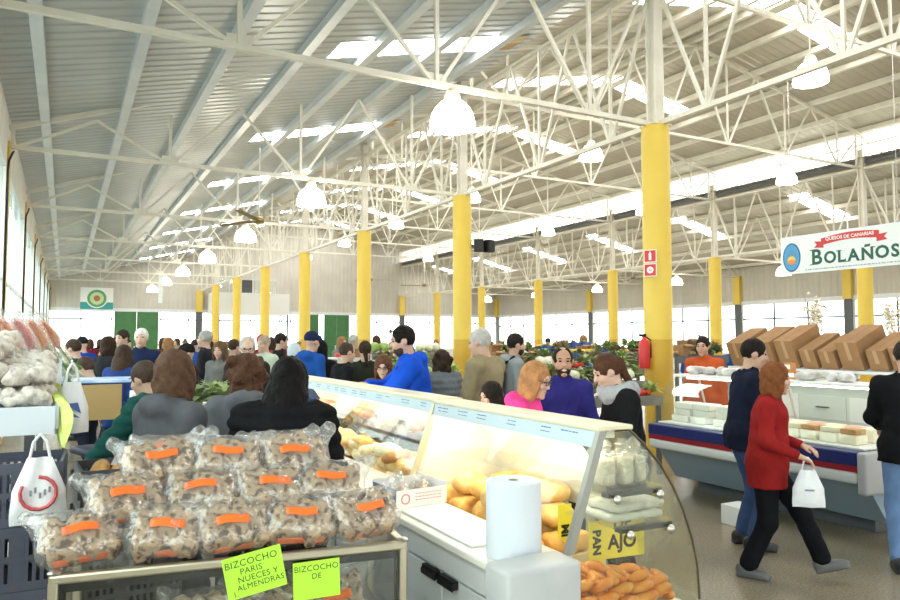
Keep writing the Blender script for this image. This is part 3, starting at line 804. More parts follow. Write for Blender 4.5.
def person(label, x, y, face, H=1.72, top=(0.1,0.1,0.12), tro=(0.03,0.035,0.05), hair='short', hairc=(0.02,0.015,0.012), skin=(0.60,0.36,0.26), shoe=(0.03,0.03,0.03),
           armR=(0.25,0.06,0.80), armL=(-0.25,0.06,0.80), poleR=(0.4,-1,-0.2), poleL=(-0.4,-1,-0.2), lean=0, twist=0, head=(0,5,0), sw=1.0, fat=1.0, bulk=0.0, coat=0, hood=False, collar=True,
           footR=(0.11,0.03,0,-8), footL=(-0.11,0.0,0,8), vox=0.016, curl=0.45, flare=0.012, beard=None, smile=False, glasses=None, cat='person', seed=1.0, group=None, topname='jacket', z=0, quilt=0):
    P = dict(vox=vox, sw=sw, fat=fat, lean=lean, twist=twist, head=head, armR=armR, armL=armL, poleR=poleR, poleL=poleL, footR=footR, footL=footL, bulk=bulk, coat=coat, hood=hood, collar=collar, quilt=quilt, curl=curl, flare=flare, hair=hair, beard=bool(beard), seed=seed)
    B = body_meshes(P); s_ = H/1.75
    t = thing('person', label, cat, (x, y, z), R(face), group); t.scale = (s_, s_, s_)
    obj('body', B['body'], skinm(skin), t)
    obj(topname, B['top'], fabric(top), t)
    obj('trousers', B['tro'], fabric(tro, bump=0.25), t)
    for m_ in B['shoe']: obj('shoe', m_, mat('shoe_'+key(shoe), shoe, 0.5), t)
    if 'hair' in B: obj({'cap': 'cap', 'beanie': 'beanie', 'hoodup': 'hood'}.get(hair, 'hair'), B['hair'], fabric(hairc) if hair in ('cap', 'beanie', 'hoodup') else hairm(hairc), t)
    if 'beard' in B: obj('beard', B['beard'], hairm(beard), t)
    HM, hc, neck0, A, wr, sh = B['frame']
    if vox < 0.02:
        q = HM.to_euler()
        for e in (-1, 1):
            obj('eye', EYE_ME, DARK_EYE, t, HM @ Vector((e*0.031, 0.083, 0.010))+hc, q, (0.013, 0.010, 0.0075))
            obj('eyebrow', EYE_ME, hairm(hairc if hair not in ('cap','hoodup','beanie') else (0.05,0.035,0.025)), t, HM @ Vector((e*0.033, 0.091, 0.034))+hc, q, (0.02, 0.006, 0.004))
        obj('mouth', EYE_ME, TEETH if smile else LIP, t, HM @ Vector((0, 0.0975, -0.064))+hc, q, (0.021 if smile else 0.022, 0.006, 0.0042 if smile else 0.006))
    if glasses:
        g_ = MB()
        for e in (-1, 1): g_.tube([HM @ Vector((e*0.034+0.024*math.cos(a), 0.105, 0.008+0.017*math.sin(a)))+hc for a in [i*math.pi/6 for i in range(13)]], 0.0032, 6, cap=False)
        g_.tube([HM @ Vector((-0.012,0.107,0.014))+hc, HM @ Vector((0.012,0.107,0.014))+hc], 0.003, 6)
        for e in (-1, 1): g_.tube([HM @ Vector((e*0.058,0.104,0.014))+hc, HM @ Vector((e*0.084,0.06,0.016))+hc, HM @ Vector((e*0.084,-0.01,0.012))+hc], 0.003, 6)
        g_.build('glasses', mat('glasses_'+key(glasses), glasses, 0.3), t, True, 60)
    return t, B['frame'], s_

NV = 0.0105
BLACK = (0.012,0.012,0.014)
# --- right foreground
t_red, fr_red, s_red = person('woman in a red jacket striding past with a white bag', 4.56, 3.62, -146, 1.55, (0.30,0.018,0.018), (0.010,0.010,0.014), 'bob', (0.16,0.055,0.02), (0.62,0.38,0.28), (0.12,0.12,0.125),
    armR=(0.21,0.24,1.03), armL=(-0.2,0.25,1.06), footR=(0.10,-0.16,0,-6), footL=(-0.10,0.40,0.06,6,18), vox=NV, coat=0.74, lean=4, head=(4,6,0), fat=1.16, sw=1.0, flare=0.022, seed=2.2)
person('dark haired man in a navy jacket behind the woman in red', 5.04, 4.22, -122, 1.73, (0.012,0.016,0.035), (0.06,0.10,0.22), 'short', (0.012,0.009,0.008), (0.60,0.36,0.27), (0.02,0.02,0.025),
    armR=(0.24,0.16,0.86), armL=(-0.29,0.02,0.85), poleL=(-1,-0.6,-0.2), vox=NV, lean=5, head=(-12,8,0), fat=1.08, sw=1.06, seed=3.1)
person('person in a black jacket and blue jeans cut by the right frame edge', 5.56, 3.17, -60, 1.72, (0.010,0.010,0.012), (0.16,0.27,0.50), 'short', (0.02,0.015,0.012), (0.58,0.35,0.26), (0.015,0.015,0.02),
    armR=(0.2,0.3,1.0), armL=(-0.2,0.32,1.05), vox=NV, fat=1.1, head=(0,12,0), footL=(-0.09,-0.02,0,10), seed=4.0)
person('young vendor in an orange jacket behind the cheese counter', 7.35, 6.75, 130, 1.76, (0.55,0.10,0.03), (0.03,0.03,0.04), 'short', (0.02,0.014,0.012), (0.56,0.33,0.24), vox=0.016, head=(-15,6,0), seed=5.0)
# --- customers beyond the bread counter
t_blue, fr_blue, s_blue = person('bearded man in a bright blue hoodie leaning over the counter', 2.78, 5.85, 68, 1.85, (0.012,0.085,0.62), (0.03,0.035,0.05), 'short', (0.012,0.010,0.009), (0.62,0.38,0.28),
    armR=(0.12,0.42,1.24), armL=(-0.04,0.42,1.20), poleR=(1,-0.4,-0.6), poleL=(-1,-0.3,-0.8), vox=NV, lean=7, head=(4,8,0), hood=True, beard=(0.05,0.032,0.024), fat=1.22, sw=1.16, bulk=0.012, seed=6.0, topname='hoodie')
b = MB(); HMb, hcb, n0b, Ab, wrb, shb = fr_blue
pv = Vector((0,0,0.95)); LB = lambda p: Ab @ (Vector(p)-pv)+pv
b.tube([LB(p) for p in ((-0.13,-0.08,1.44),(-0.115,0.0,1.475),(-0.09,0.11,1.40),(-0.03,0.158,1.28),(0.06,0.162,1.14),(0.15,0.10,1.03))],[0.016]*6,8); b.build('shoulder_strap', fabric(BLACK), t_blue, True, 60)
b = MB(); b.rbox(LB((0.03,0.19,1.12)),(0.20,0.07,0.12),0.025, seg=3); b.build('belt_pouch', fabric(BLACK), t_blue, True, 40)
b = MB()
for e_ in (-1, 1): b.rbox(HMb @ Vector((e_*0.034,0.088,0.098))+hcb,(0.055,0.018,0.03),0.008,HMb)
b.tube([HMb @ Vector((-0.09,0.0,0.085))+hcb,HMb @ Vector((-0.06,0.083,0.1))+hcb,HMb @ Vector((0.06,0.083,0.1))+hcb,HMb @ Vector((0.09,0.0,0.085))+hcb],0.004,6); b.build('sunglasses', M['black'], t_blue, True, 50)
person('grey haired man in a beige corduroy jacket seen from behind', 3.56, 5.95, 28, 1.83, (0.33,0.27,0.165), (0.05,0.05,0.06), 'short', (0.42,0.40,0.37), (0.62,0.40,0.30),
    vox=NV, fat=1.15, sw=1.08, bulk=0.01, coat=0.75, armR=(0.22,0.25,0.98), armL=(-0.22,0.26,1.0), head=(10,10,0), seed=7.0)
person('woman with blond bob and glasses in a hot pink jacket', 2.71, 4.05, -140, 1.58, (0.90,0.07,0.33), (0.03,0.03,0.05), 'bob', (0.36,0.17,0.075), (0.66,0.42,0.32),
    vox=NV, hood=True, lean=3, head=(-6,16,0), glasses=(0.03,0.02,0.02), armR=(0.12,0.33,1.12), armL=(-0.15,0.35,1.08), fat=1.05, sw=0.95, seed=8.0)
person('smiling bearded man in a dark blue zip jacket facing the camera', 3.54, 4.72, 148, 1.66, (0.035,0.030,0.20), (0.03,0.03,0.05), 'receding', (0.02,0.015,0.012), (0.55,0.31,0.21),
    vox=NV, beard=(0.025,0.018,0.015), smile=True, head=(3,2,0), armR=(0.24,0.2,0.95), armL=(-0.24,0.2,0.95), fat=1.08, sw=1.06, seed=9.0)
t_scarf, fr_scarf, s_scarf = person('woman in a black coat and thick grey scarf looking down', 3.44, 3.86, 66, 1.64, (0.012,0.012,0.015), (0.03,0.03,0.05), 'tied', (0.07,0.03,0.017), (0.66,0.43,0.34),
    vox=NV, coat=0.7, lean=5, head=(0,22,0), armR=(0.10,0.34,1.13), armL=(-0.14,0.30,1.15), fat=1.06, bulk=0.01, sw=0.95, seed=10.0)
HMs, hcs, n0s, As, wrs, shs = fr_scarf
sc = []
for i in range(12):
    a = i*math.pi/6; sc.append(('e', tup(n0s+Vector((0.10*math.cos(a), 0.02+0.10*math.sin(a), 0.005+0.02*math.sin(a*2)))), (0.058, 0.058, 0.07), None))
obj('scarf', sdf_mesh('scarf', sc, 0.011, 0.03, noise=(0.006, 60, 1.0)), fabric((0.40,0.41,0.44)), t_scarf)
person('dark haired child between the beige man and the woman in pink', 2.96, 4.78, 60, 1.40, (0.05,0.04,0.04), (0.03,0.03,0.05), 'long', (0.02,0.014,0.012), (0.64,0.41,0.32), vox=0.013, head=(30,15,0), sw=0.9, seed=11.0)
t_grey, fr_grey, s_grey = person('bearded man in a grey and white hoodie carrying a black backpack', 4.68, 7.2, -104, 1.79, (0.30,0.32,0.33), (0.04,0.05,0.08), 'short', (0.018,0.013,0.011), (0.58,0.35,0.26),
    vox=0.013, beard=(0.03,0.02,0.016), hood=True, head=(0,5,0), seed=12.0, topname='hoodie')
person('woman with dark hair in a grey quilted vest behind the beige man', 3.7, 7.1, 10, 1.60, (0.16,0.18,0.20), (0.04,0.05,0.07), 'curly', (0.03,0.018,0.012), (0.62,0.40,0.30), vox=0.015, bulk=0.015, seed=13.0, quilt=1)
person('woman with glasses half hidden by the man in bright blue', 2.95, 7.0, 150, 1.56, (0.10,0.08,0.08), (0.04,0.04,0.05), 'bob', (0.10,0.045,0.025), (0.66,0.44,0.35), vox=0.014, glasses=(0.05,0.03,0.03), head=(0,14,0), seed=14.0, armL=(-0.1,0.3,1.25))
person('person in a dark olive coat with hair tied up seen from behind', 3.41, 8.72, -20, 1.70, (0.030,0.035,0.025), (0.02,0.02,0.03), 'tied', (0.03,0.018,0.012), (0.6,0.38,0.28), vox=0.016, coat=0.7, seed=15.0)
# --- near left, seen from behind
person('woman with long black hair in a black quilted jacket, back turned', 0.94, 3.56, -34, 1.64, (0.010,0.010,0.012), (0.02,0.02,0.03), 'long', (0.006,0.005,0.005), (0.6,0.38,0.28),
    vox=NV, bulk=0.03, fat=1.15, sw=1.05, lean=10, head=(0,14,0), armR=(0.2,0.35,1.0), armL=(-0.2,0.35,1.0), seed=16.0, collar=True, quilt=1)
person('person with brown curly hair in a grey coat beside the black haired woman', 0.98, 4.45, -10, 1.63, (0.14,0.145,0.165), (0.04,0.04,0.06), 'curly', (0.07,0.032,0.018), (0.62,0.4,0.3), vox=0.013, bulk=0.015, lean=6, seed=17.0, hood=True)
person('brown haired person in a grey hooded jacket near the white foam boxes', 0.46, 3.98, -60, 1.66, (0.105,0.108,0.125), (0.05,0.05,0.07), 'bob', (0.085,0.045,0.028), (0.62,0.42,0.33), vox=NV, lean=4, hood=True, head=(20,4,0), seed=18.0, sw=1.05, bulk=0.01)
person('shopper in a teal padded jacket reaching down to the boxes', 0.74, 5.15, 42, 1.68, (0.02,0.10,0.09), (0.015,0.03,0.12), 'short', (0.06,0.04,0.03), (0.6,0.38,0.28), vox=0.014, lean=38, armL=(-0.30,0.62,0.88), armR=(0.1,0.62,0.95), bulk=0.012, seed=19.0, quilt=1)
# --- across the aisle
person('grey haired man with glasses in a dark brown jacket facing the camera', 1.80, 8.15, 158, 1.76, (0.035,0.028,0.022), (0.04,0.05,0.08), 'receding', (0.40,0.39,0.37), (0.66,0.44,0.35), vox=0.013, glasses=(0.06,0.05,0.05), head=(10,10,0), lean=6, fat=1.1, seed=20.0, armR=(0.2,0.4,1.0))
MV = 0.019
def mid(label, px, D_, face, H, top, hair='short', hairc=(0.03,0.02,0.015), skin=(0.62,0.40,0.31), off=(0,0), **kw):
    a = (px-450)/721.0; cy, sy = math.cos(R(28.06)), math.sin(R(28.06))
    return person(label, (cy*a+sy)*D_+off[0], (-sy*a+cy)*D_+off[1], face, H, top, (0.03,0.035,0.06), hair, hairc, skin, vox=MV, **kw)
mid('white haired man in a navy jacket before the green doors', 142, 10.0, 165, 1.87, (0.018,0.028,0.075), 'short', (0.62,0.60,0.57), head=(0,0,0), fat=1.1, seed=1.1)
mid('man in a mint green jacket before the green doors', 125, 11.3, 130, 1.87, (0.25,0.62,0.45), 'short', (0.03,0.02,0.015), seed=1.2)
mid('woman with long brown hair in a blue top by the foam boxes', 117, 8.6, -40, 1.66, (0.03,0.06,0.22), 'long', (0.05,0.03,0.02), lean=12, seed=1.3)
mid('shopper in a blue jacket bent over the stall by the left wall', 121, 7.9, 58, 1.66, (0.03,0.09,0.32), 'short', (0.06,0.035,0.025), lean=42, armL=(-0.2,0.7,0.95), armR=(0.2,0.7,0.95), seed=1.4)
mid('shopper in a dark green fleece leaning over the stall by the left wall', 98, 9.6, 60, 1.80, (0.015,0.08,0.06), 'short', (0.05,0.03,0.02), lean=30, armL=(-0.2,0.6,1.0), armR=(0.2,0.6,1.0), seed=1.5)
mid('dark haired woman in a black coat by the left wall stall', 107, 10.6, -60, 1.76, (0.02,0.02,0.025), 'bob', (0.03,0.018,0.014), seed=1.6)
mid('shopper in a royal blue jacket near the left windows', 84, 12.5, 30, 1.76, (0.02,0.07,0.40), 'beanie', (0.02,0.02,0.03), seed=1.7)
mid('grey haired man in a black jacket looking left beyond the crates', 207, 11.2, 66, 1.86, (0.025,0.027,0.035), 'short', (0.32,0.31,0.30), head=(0,0,0), coat=0.7, seed=1.8)
mid('shopper with a dark cap behind the brown haired person', 190, 9.2, 100, 1.66, (0.05,0.03,0.03), 'cap', (0.02,0.018,0.018), seed=1.9)
mid('woman in a black and white patterned jacket across the aisle', 222, 10.2, 140, 1.69, (0.20,0.20,0.19), 'bob', (0.10,0.06,0.03), seed=2.0)
mid('woman in a dark purple coat beside the patterned jacket', 233, 11.5, -60, 1.72, (0.05,0.03,0.07), 'short', (0.05,0.03,0.02), seed=2.1)
mid('man in a pale green jacket behind the man with glasses', 266, 11.0, 120, 1.78, (0.55,0.62,0.50), 'short', (0.30,0.25,0.2), seed=2.3)
mid('shopper wearing a red beanie beyond the man with glasses', 262, 13.5, 160, 1.80, (0.30,0.05,0.05), 'beanie', (0.5,0.03,0.03), seed=2.4)
mid('man in a black jacket carrying brown bags near the yellow columns', 279, 12.0, -95, 1.82, (0.02,0.022,0.02), 'short', (0.02,0.014,0.012), seed=2.5)
mid('person in a pale blue hooded raincoat near the yellow columns', 294, 10.6, -30, 1.66, (0.62,0.70,0.76), 'hoodup', (0.62,0.70,0.76), bulk=0.02, seed=2.6)
mid('man in a blue hoodie and navy cap with his back turned', 310, 9.6, -60, 1.82, (0.02,0.10,0.42), 'cap', (0.02,0.03,0.08), hood=True, seed=2.7)
mid('person with black hood up in the middle of the hall', 321, 10.1, -10, 1.70, (0.012,0.012,0.015), 'hoodup', (0.012,0.012,0.015), seed=2.8)
mid('man with shaved head in a black jacket bending over a stall', 336, 8.7, -85, 1.70, (0.015,0.015,0.018), 'receding', (0.06,0.04,0.03), lean=12, seed=2.9)
rng = random.Random(7)
FAR = [('red', (0.45,0.03,0.03)), ('black', (0.015,0.015,0.018)), ('olive', (0.10,0.11,0.05)), ('navy', (0.02,0.03,0.10)), ('grey', (0.22,0.22,0.23)), ('white', (0.7,0.7,0.68)), ('brown', (0.14,0.08,0.045)), ('teal', (0.02,0.16,0.16)), ('maroon', (0.18,0.02,0.04)), ('tan', (0.40,0.28,0.16)), ('blue', (0.03,0.10,0.38))]
FAR_SPOTS = [(72,17),(79,22),(91,20),(101,25),(112,15),(128,20),(138,27),(163,18),(170,14.5),(178,23),(186,30),(196,16),(211,20),(226,26),(232,16.5),(243,21),(252,29),(272,18),(284,22),(296,27),(318,19),(329,25),(341,16),(352,14.5),(376,18),(392,15.5),(398,22),(412,27),(424,19),(436,24),(447,17),(478,20),(492,26),(548,22),(583,19),(690,14.5),(733,13)]
hairs = [('short', (0.02,0.015,0.012)), ('bob', (0.06,0.03,0.02)), ('short', (0.35,0.34,0.32)), ('long', (0.03,0.02,0.015)), ('cap', (0.03,0.03,0.05)), ('bob', (0.25,0.13,0.06))]
cnt = {}
for i, (px, D_) in enumerate(FAR_SPOTS):
    cn, cc = FAR[rng.randrange(len(FAR))]; hn, hcl = hairs[rng.randrange(len(hairs))]
    a = (px-450)/721.0; cy, sy = math.cos(R(28.06)), math.sin(R(28.06))
    X_, Y_ = (cy*a+sy)*D_, (-sy*a+cy)*D_
    for cxx in (RA, RB):
        if abs(X_-cxx) < 0.7: X_ = cxx-0.8
    cnt[cn] = cnt.get(cn, 0)+1
    hw = {'short': 'short hair', 'bob': 'bobbed hair', 'long': 'long dark hair', 'cap': 'a dark cap'}[hn]
    place = 'left of the yellow columns' if px < 200 else ('among the near yellow columns' if px < 370 else ('behind the counter customers' if px < 600 else 'beyond the cheese counter'))
    person('%s distant shopper in %s from the left, %s, %s' % (['first', 'second', 'third', 'fourth', 'fifth', 'sixth', 'seventh', 'eighth'][cnt[cn]-1], cn, hw, place), X_, Y_, rng.uniform(0, 360), rng.uniform(1.64, 1.84), cc, (0.03,0.035,0.06), hn, hcl, (0.60,0.39,0.30), vox=0.03, seed=1.0, group='distant shoppers')
# ------------------------------------------------------------------ BREAD COUNTER (two lit glass units)
CW = mat('counter_laminate', (0.66,0.67,0.69), 0.4, 0, (0.62,0.63,0.65), 4.0)
CT = mat('counter_worktop', (0.80,0.78,0.72), 0.35)
IVORY = mat('ivory_profile', (0.62,0.56,0.38), 0.35, 0.2)
GREYP = mat('grey_profile', (0.33,0.33,0.30), 0.4, 0.3)
STRIP = mat('price_strip', (0.50,0.59,0.66), 0.5)
INK = mat('blue_ink', (0.05,0.12,0.30), 0.6)
TUBE = emit('fluorescent_tube', (1.0,0.90,0.66), 22.0)
DECK = mat('deck_enamel', (0.82,0.80,0.74), 0.35)
ARC = [(2.14,1.335),(2.22,1.27),(2.31,1.18),(2.39,1.07),(2.45,0.96),(2.50,0.83),(2.53,0.70),(2.54,0.56)]
def counter_unit(label, y0, y1, dx, endpost, zd=0.60, panel=(0.95,1.27)):
    t = thing('display_counter', label, 'counter', (dx, 0, 0))
    b = MB(); b.bbox((1.52,y0,0.08),(1.82,y1,0.70)); b.build('cabinet_body', CW, t)
    b = MB(); b.bbox((1.50,y0,0.70),(1.82,y1,0.815)); b.build('fascia', CW, t)
    b = MB(); b.rbox((1.645,(y0+y1)/2,0.832),(0.35,y1-y0,0.034),0.008); b.build('worktop', CT, t)
    n = max(2, int(round((y1-y0)/0.52))); w = (y1-y0)/n
    for i in range(n):
        d = MB(); d.rbox((1.512,y0+w*(i+0.5),0.385),(0.018,w-0.012,0.60),0.004); dd = d.build('door', CW, t)
        h = MB(); hy = y0+w*(i+(0.84 if i % 2 == 0 else 0.16)); h.bbox((1.478,hy-0.07,0.655),(1.503,hy+0.07,0.69)); h.bbox((1.472,hy-0.07,0.65),(1.478,hy+0.07,0.675)); h.build('handle', M['black'], dd)
    b = MB(); b.bbox((1.82,y0,0.08),(2.46,y1,zd)); b.build('front_base', CW, t)
    b = MB(); b.bbox((1.83,y0+0.015,zd+0.002),(2.52,y1-0.015,zd+0.03)); b.build('deck', DECK, t)
    py = [p for p in ARC if panel[0] <= p[1] <= panel[1]]
    b = MB(); b.ribbon([(x-0.022,z) for x, z in py], y0+(0.50 if zd < 0.6 else 0.03), y1-0.03, 0.004); b.build('added_bounce_panel', M['white_paint'], t, True, 50)  # white sheet added behind the glass to bounce tube light and brighten the case
    b = MB(); b.ribbon(ARC, y0+0.012, y1-0.012, 0.006); b.build('front_glass', M['clear_glass'], t, True, 50)
    # slanted sliding rear panes, half open
    ym = (y0+y1)/2
    for a, c, o in ((y0+0.04, ym+0.05, 0.0),):
        b = MB(); b.prism([(1.815+o,0.87),(1.821+o,0.87),(1.996+o,1.27),(1.99+o,1.27)], a, c); b.build('sliding_pane', M['clear_glass'], t)
    b = MB(); b.rbox((2.065,(y0+y1)/2,1.345),(0.19,y1-y0,0.022),0.006); b.build('canopy', mat('canopy_lid', (0.72,0.66,0.48), 0.35, 0.1), t)
    b = MB(); b.prism([(1.962,1.268),(1.968,1.265),(1.986,1.338),(1.98,1.341)], y0+0.03, y1-0.03); st = b.build('price_strip', STRIP, t)
    r = random.Random(int(y0*100)); s = MB(); y = y0+0.15
    while y < y1-0.15:
        L = r.uniform(0.06, 0.13)
        for row in range(r.choice((1, 2, 2))):
            z = 1.315-0.018*row; x = 1.9795-0.0042*row-0.006
            yy = y
            while yy < y+L:
                l = r.uniform(0.006, 0.016); s.box((x,yy,z),(0.0015,l,r.uniform(0.004,0.008)),Matrix.Rotation(R(-14),3,'Y')); yy += l+0.005
        y += L+r.uniform(0.04, 0.22)
    s.build('handwriting', INK, st)
    b = MB(); b.bbox((1.99,y0+0.04,1.30),(2.09,y1-0.04,1.333)); b.build('lamp_housing', M['white_plastic'], t)
    b = MB(); b.tube([(2.04,y0+0.06,1.287),(2.04,y1-0.06,1.287)],0.013,8); b.build('light_tube', TUBE, t)
    for ye, glassy in ((y0, True), (y1, endpost)):
        s_ = 1 if ye == y0 else -1
        p = MB(); p.prism([(1.80,0.85),(1.835,0.85),(2.015,1.335),(1.975,1.335)], ye, ye+s_*0.028); p.build('end_post', GREYP if (ye == y0 and endpost) else IVORY, t)
        poly = [(1.835,0.862),(2.012,1.33)]+[(x-0.008,z-0.006) for x, z in ARC]+[(1.84,0.56)]
        p = MB(); p.prism(poly, ye+s_*0.004, ye+s_*0.011); p.build('end_glass', glass('end_glass', (0.93,0.95,0.88), 0.5), t) if not (ye == y1 and endpost) else p.build('end_panel', DECK, t)
        p = MB(); p.tube([(x,ye+s_*0.006,z) for x, z in [(2.0,1.342)]+ARC],0.006,6); p.build('edge_trim', mat('dark_trim', (0.09,0.07,0.04), 0.4), t, True, 60)
    # glass shelf inside
    b = MB(); b.bbox((2.05,y0+0.03,1.045),(2.34,y1-0.03,1.052)); b.build('glass_shelf', M['clear_glass'], t)
    return t
UA = counter_unit('lit glass bread counter unit nearest the camera with paper roll', 2.38, 3.93, 0, True, 0.50, (0.80,1.28))
UB = counter_unit('long lit glass bread counter unit farther along', 3.97, 7.45, 0.05, False, 0.60, (1.05,1.28))
# end slab and clamp brackets of the near unit
b = MB(); b.rbox((1.565,2.275,0.45),(0.33,0.17,0.89),0.02, seg=3); b.build('end_slab', mat('end_slab', (0.50,0.51,0.52), 0.45, 0, (0.45,0.46,0.48), 6), UA, True, 40)
for (xa, xb, z) in ((2.03,2.33,1.06),(2.10,2.39,0.905)):
    b = MB(); b.bbox((xa,2.395,z-0.008),(xb,2.44,z+0.012)); br = b.build('shelf_bracket', M['black'], UA)
    for x in (xa+0.03, xb-0.03):
        c = MB(); c.lathe([(0.0,0.0),(0.018,0.0),(0.02,0.008),(0.012,0.018),(0,0.02)],14,mat4=Matrix.Rotation(R(90),3,'X'),c=(x,2.378,z-0.012)); c.build('clamp_knob', M['steel'], br, True, 50)
    s = MB(); s.bbox((xa-0.03,2.40,z+0.0125),(xb+0.03,2.75,z+0.018)); s.build('end_shelf', M['clear_glass'], UA)
# packets on the end shelves
WRAP = glass('cellophane', (0.95,0.96,0.97), 1.4, 0.08, 0.6, 40, haze=0.10)
pk = None
for i, (x, y) in enumerate(((2.10,2.50),(2.19,2.49),(2.28,2.51))):
    t = thing('bread_packet', ['clear packet of pale bread on the upper end shelf, left of three', 'clear packet of pale bread on the upper end shelf, middle of three', 'clear packet of pale bread on the upper end shelf, right of three'][i], 'packet', (x,y,1.079), R(12*i-10), 'bread packets on the upper end shelf')
    if pk is None:
        pk = (sdf_mesh('wrapper', [('b',(0,0,0.075),(0.04,0.055,0.073),None,0.02),('c',(0,0,0.15),(0.0,0,0.175),0.02,0.03)],0.008,0.02,noise=(0.004,90,2)), sdf_mesh('slices', [('b',(0,0,0.065),(0.03,0.045,0.058),None,0.012)],0.01,0.01))
    obj('wrapper', pk[0], WRAP, t); obj('slices', pk[1], mat('pale_bread', (0.68,0.60,0.50), 0.8, 0, (0.5,0.42,0.34), 20), t)
for i in range(2):
    m_ = sdf_mesh('packet', [('b',(0,0,0.02),(0.15,0.1,0.019),None,0.016)],0.009,0.01,noise=(0.004,50,i+1))
    tag(obj('folded_packet', m_, mat('grey_wrap', (0.72,0.71,0.72), 0.4, 0, (0.60,0.56,0.55), 14), None, (2.245+0.015*i,2.55,0.924+0.041*i), (0,0,R(8*i-4))), ['lower flat white packet on the end shelf above the yellow sign', 'upper flat white packet on the end shelf above the yellow sign'][i], 'packet', 'flat packets on the end shelf')
# yellow signs inside
YS = mat('yellow_card', (0.90,0.76,0.06), 0.6)
def sign_card(name, label, c, w, h, rz, lines, size, tilt=0, m=None, ink=None, rx=90, spin=0):
    t = thing(name, label, 'sign', c, 0)
    t.rotation_euler = (Matrix.Rotation(rz,3,'Z') @ Matrix.Rotation(R(rx),3,'X') @ Matrix.Rotation(spin,3,'Z')).to_euler()
    b = MB(); b.box((0,0,0),(w,h,0.002)); b.build('card', m or YS, t)
    for i, (txt, x, y, sz) in enumerate(lines):
        obj('lettering', text_mesh(txt, sz, 0.0004, 0.003 if sz > 0.03 else 0.0006), ink or mat('black_ink', (0.015,0.015,0.012), 0.6), t, (x,y,0.0017))
    return t
sign_card('price_sign', 'yellow sign lettered DE AJO behind the end glass', (2.44,2.78,0.765), 0.26, 0.22, R(-6), [('DE',0.0,0.055,0.085),('AJO',0.0,-0.035,0.095)], 0.1)
sign_card('price_sign', 'narrow yellow sign lettered PAN turned on its side', (2.23,2.72,0.765), 0.20, 0.085, R(-4), [('PAN',0.0,0.0,0.06)], 0.08, spin=R(-90))
sign_card('price_sign', 'narrow yellow sign lettered MI turned on its side, left of the other', (2.22,2.95,0.80), 0.20, 0.08, R(-4), [('MI',0.03,0.0,0.06)], 0.08, spin=R(-90))
# breads
LOAF = [sdf_mesh('loaf', [('e',(0,0,0.055),(0.16,0.075,0.058),None)],0.012,0.01,noise=(0.006,40,1)),
        sdf_mesh('loaf', [('e',(0,0,0.06),(0.11,0.10,0.062),None)],0.012,0.01,noise=(0.007,45,2)),
        sdf_mesh('loaf', [('c',(-0.14,0,0.042),(0.14,0,0.042),0.042,0.04)],0.011,0.01,noise=(0.005,48,3)),
        sdf_mesh('loaf', [('b',(0,0,0.05),(0.13,0.065,0.05),None,0.035)],0.012,0.01,noise=(0.005,40,5))]
LM = [mat('crust_gold', (0.72,0.42,0.13), 0.6, 0, (0.86,0.64,0.32), 9), mat('crust_pale', (0.85,0.70,0.45), 0.65, 0, (0.90,0.82,0.64), 9), mat('crust_brown', (0.40,0.18,0.055), 0.55, 0, (0.62,0.34,0.13), 9), mat('crust_orange', (0.75,0.36,0.07), 0.5, 0, (0.85,0.55,0.18), 8)]
rb = random.Random(11)
def loaf(x, y, z, kind, m, rz, label, group, sc=1.0, tilt=0):
    o = obj('bread_loaf', LOAF[kind], LM[m], None, (x,y,z), (tilt,0,rz), sc); tag(o, label, 'bread', group)
for lay in range(3):
    for i in range(15-2*lay):
        y = 4.15+lay*0.2+i*0.215
        for j, x in enumerate((2.02, 2.22, 2.40)[:3-lay]):
            k_ = rb.choice((0,2,0,3)); loaf(x+rb.uniform(-0.02,0.02), y+rb.uniform(-0.03,0.03), 0.722+lay*0.082, k_, rb.choice((0,1,1,0,2)), R(90)+rb.uniform(-0.5,0.5) if k_ != 2 else rb.uniform(0.2,0.9), 'crusty loaf in the farther lit counter, '+['bottom','middle','top'][lay]+' layer, '+['first','second','third','fourth','fifth','sixth','seventh','eighth','ninth','tenth','eleventh','twelfth','thirteenth','fourteenth','fifteenth'][i]+' along, '+['vendor side','middle','customer side'][j], 'loaves in the farther counter', rb.uniform(0.85,1.0))
b = MB(); b.bbox((1.86,4.05,0.631),(2.5,7.4,0.72)); b.build('bread_riser', mat('pale_wood', (0.80,0.68,0.42), 0.6), UB)
b = MB(); b.bbox((1.86,2.95,0.531),(2.48,3.90,0.64)); b.build('bread_riser', mat('pale_wood', (0.80,0.68,0.42), 0.6), UA)
for lay in range(3):
    for i in range(5-lay):
        for j, x in enumerate((2.0, 2.27)[:2]):
            loaf(x+0.03*lay+rb.uniform(-0.01,0.01), 3.02+lay*0.1+i*0.2, 0.642+lay*0.10, rb.choice((1,3,1)), rb.choice((3,0,3)), rb.uniform(-0.4,0.4), 'large golden loaf in the nearest lit counter, '+['bottom','middle','top'][lay]+' layer, '+['first','second','third','fourth','fifth'][i]+' along, '+['vendor','customer'][j]+' side', 'large loaves in the nearest counter', rb.uniform(1.0,1.15))
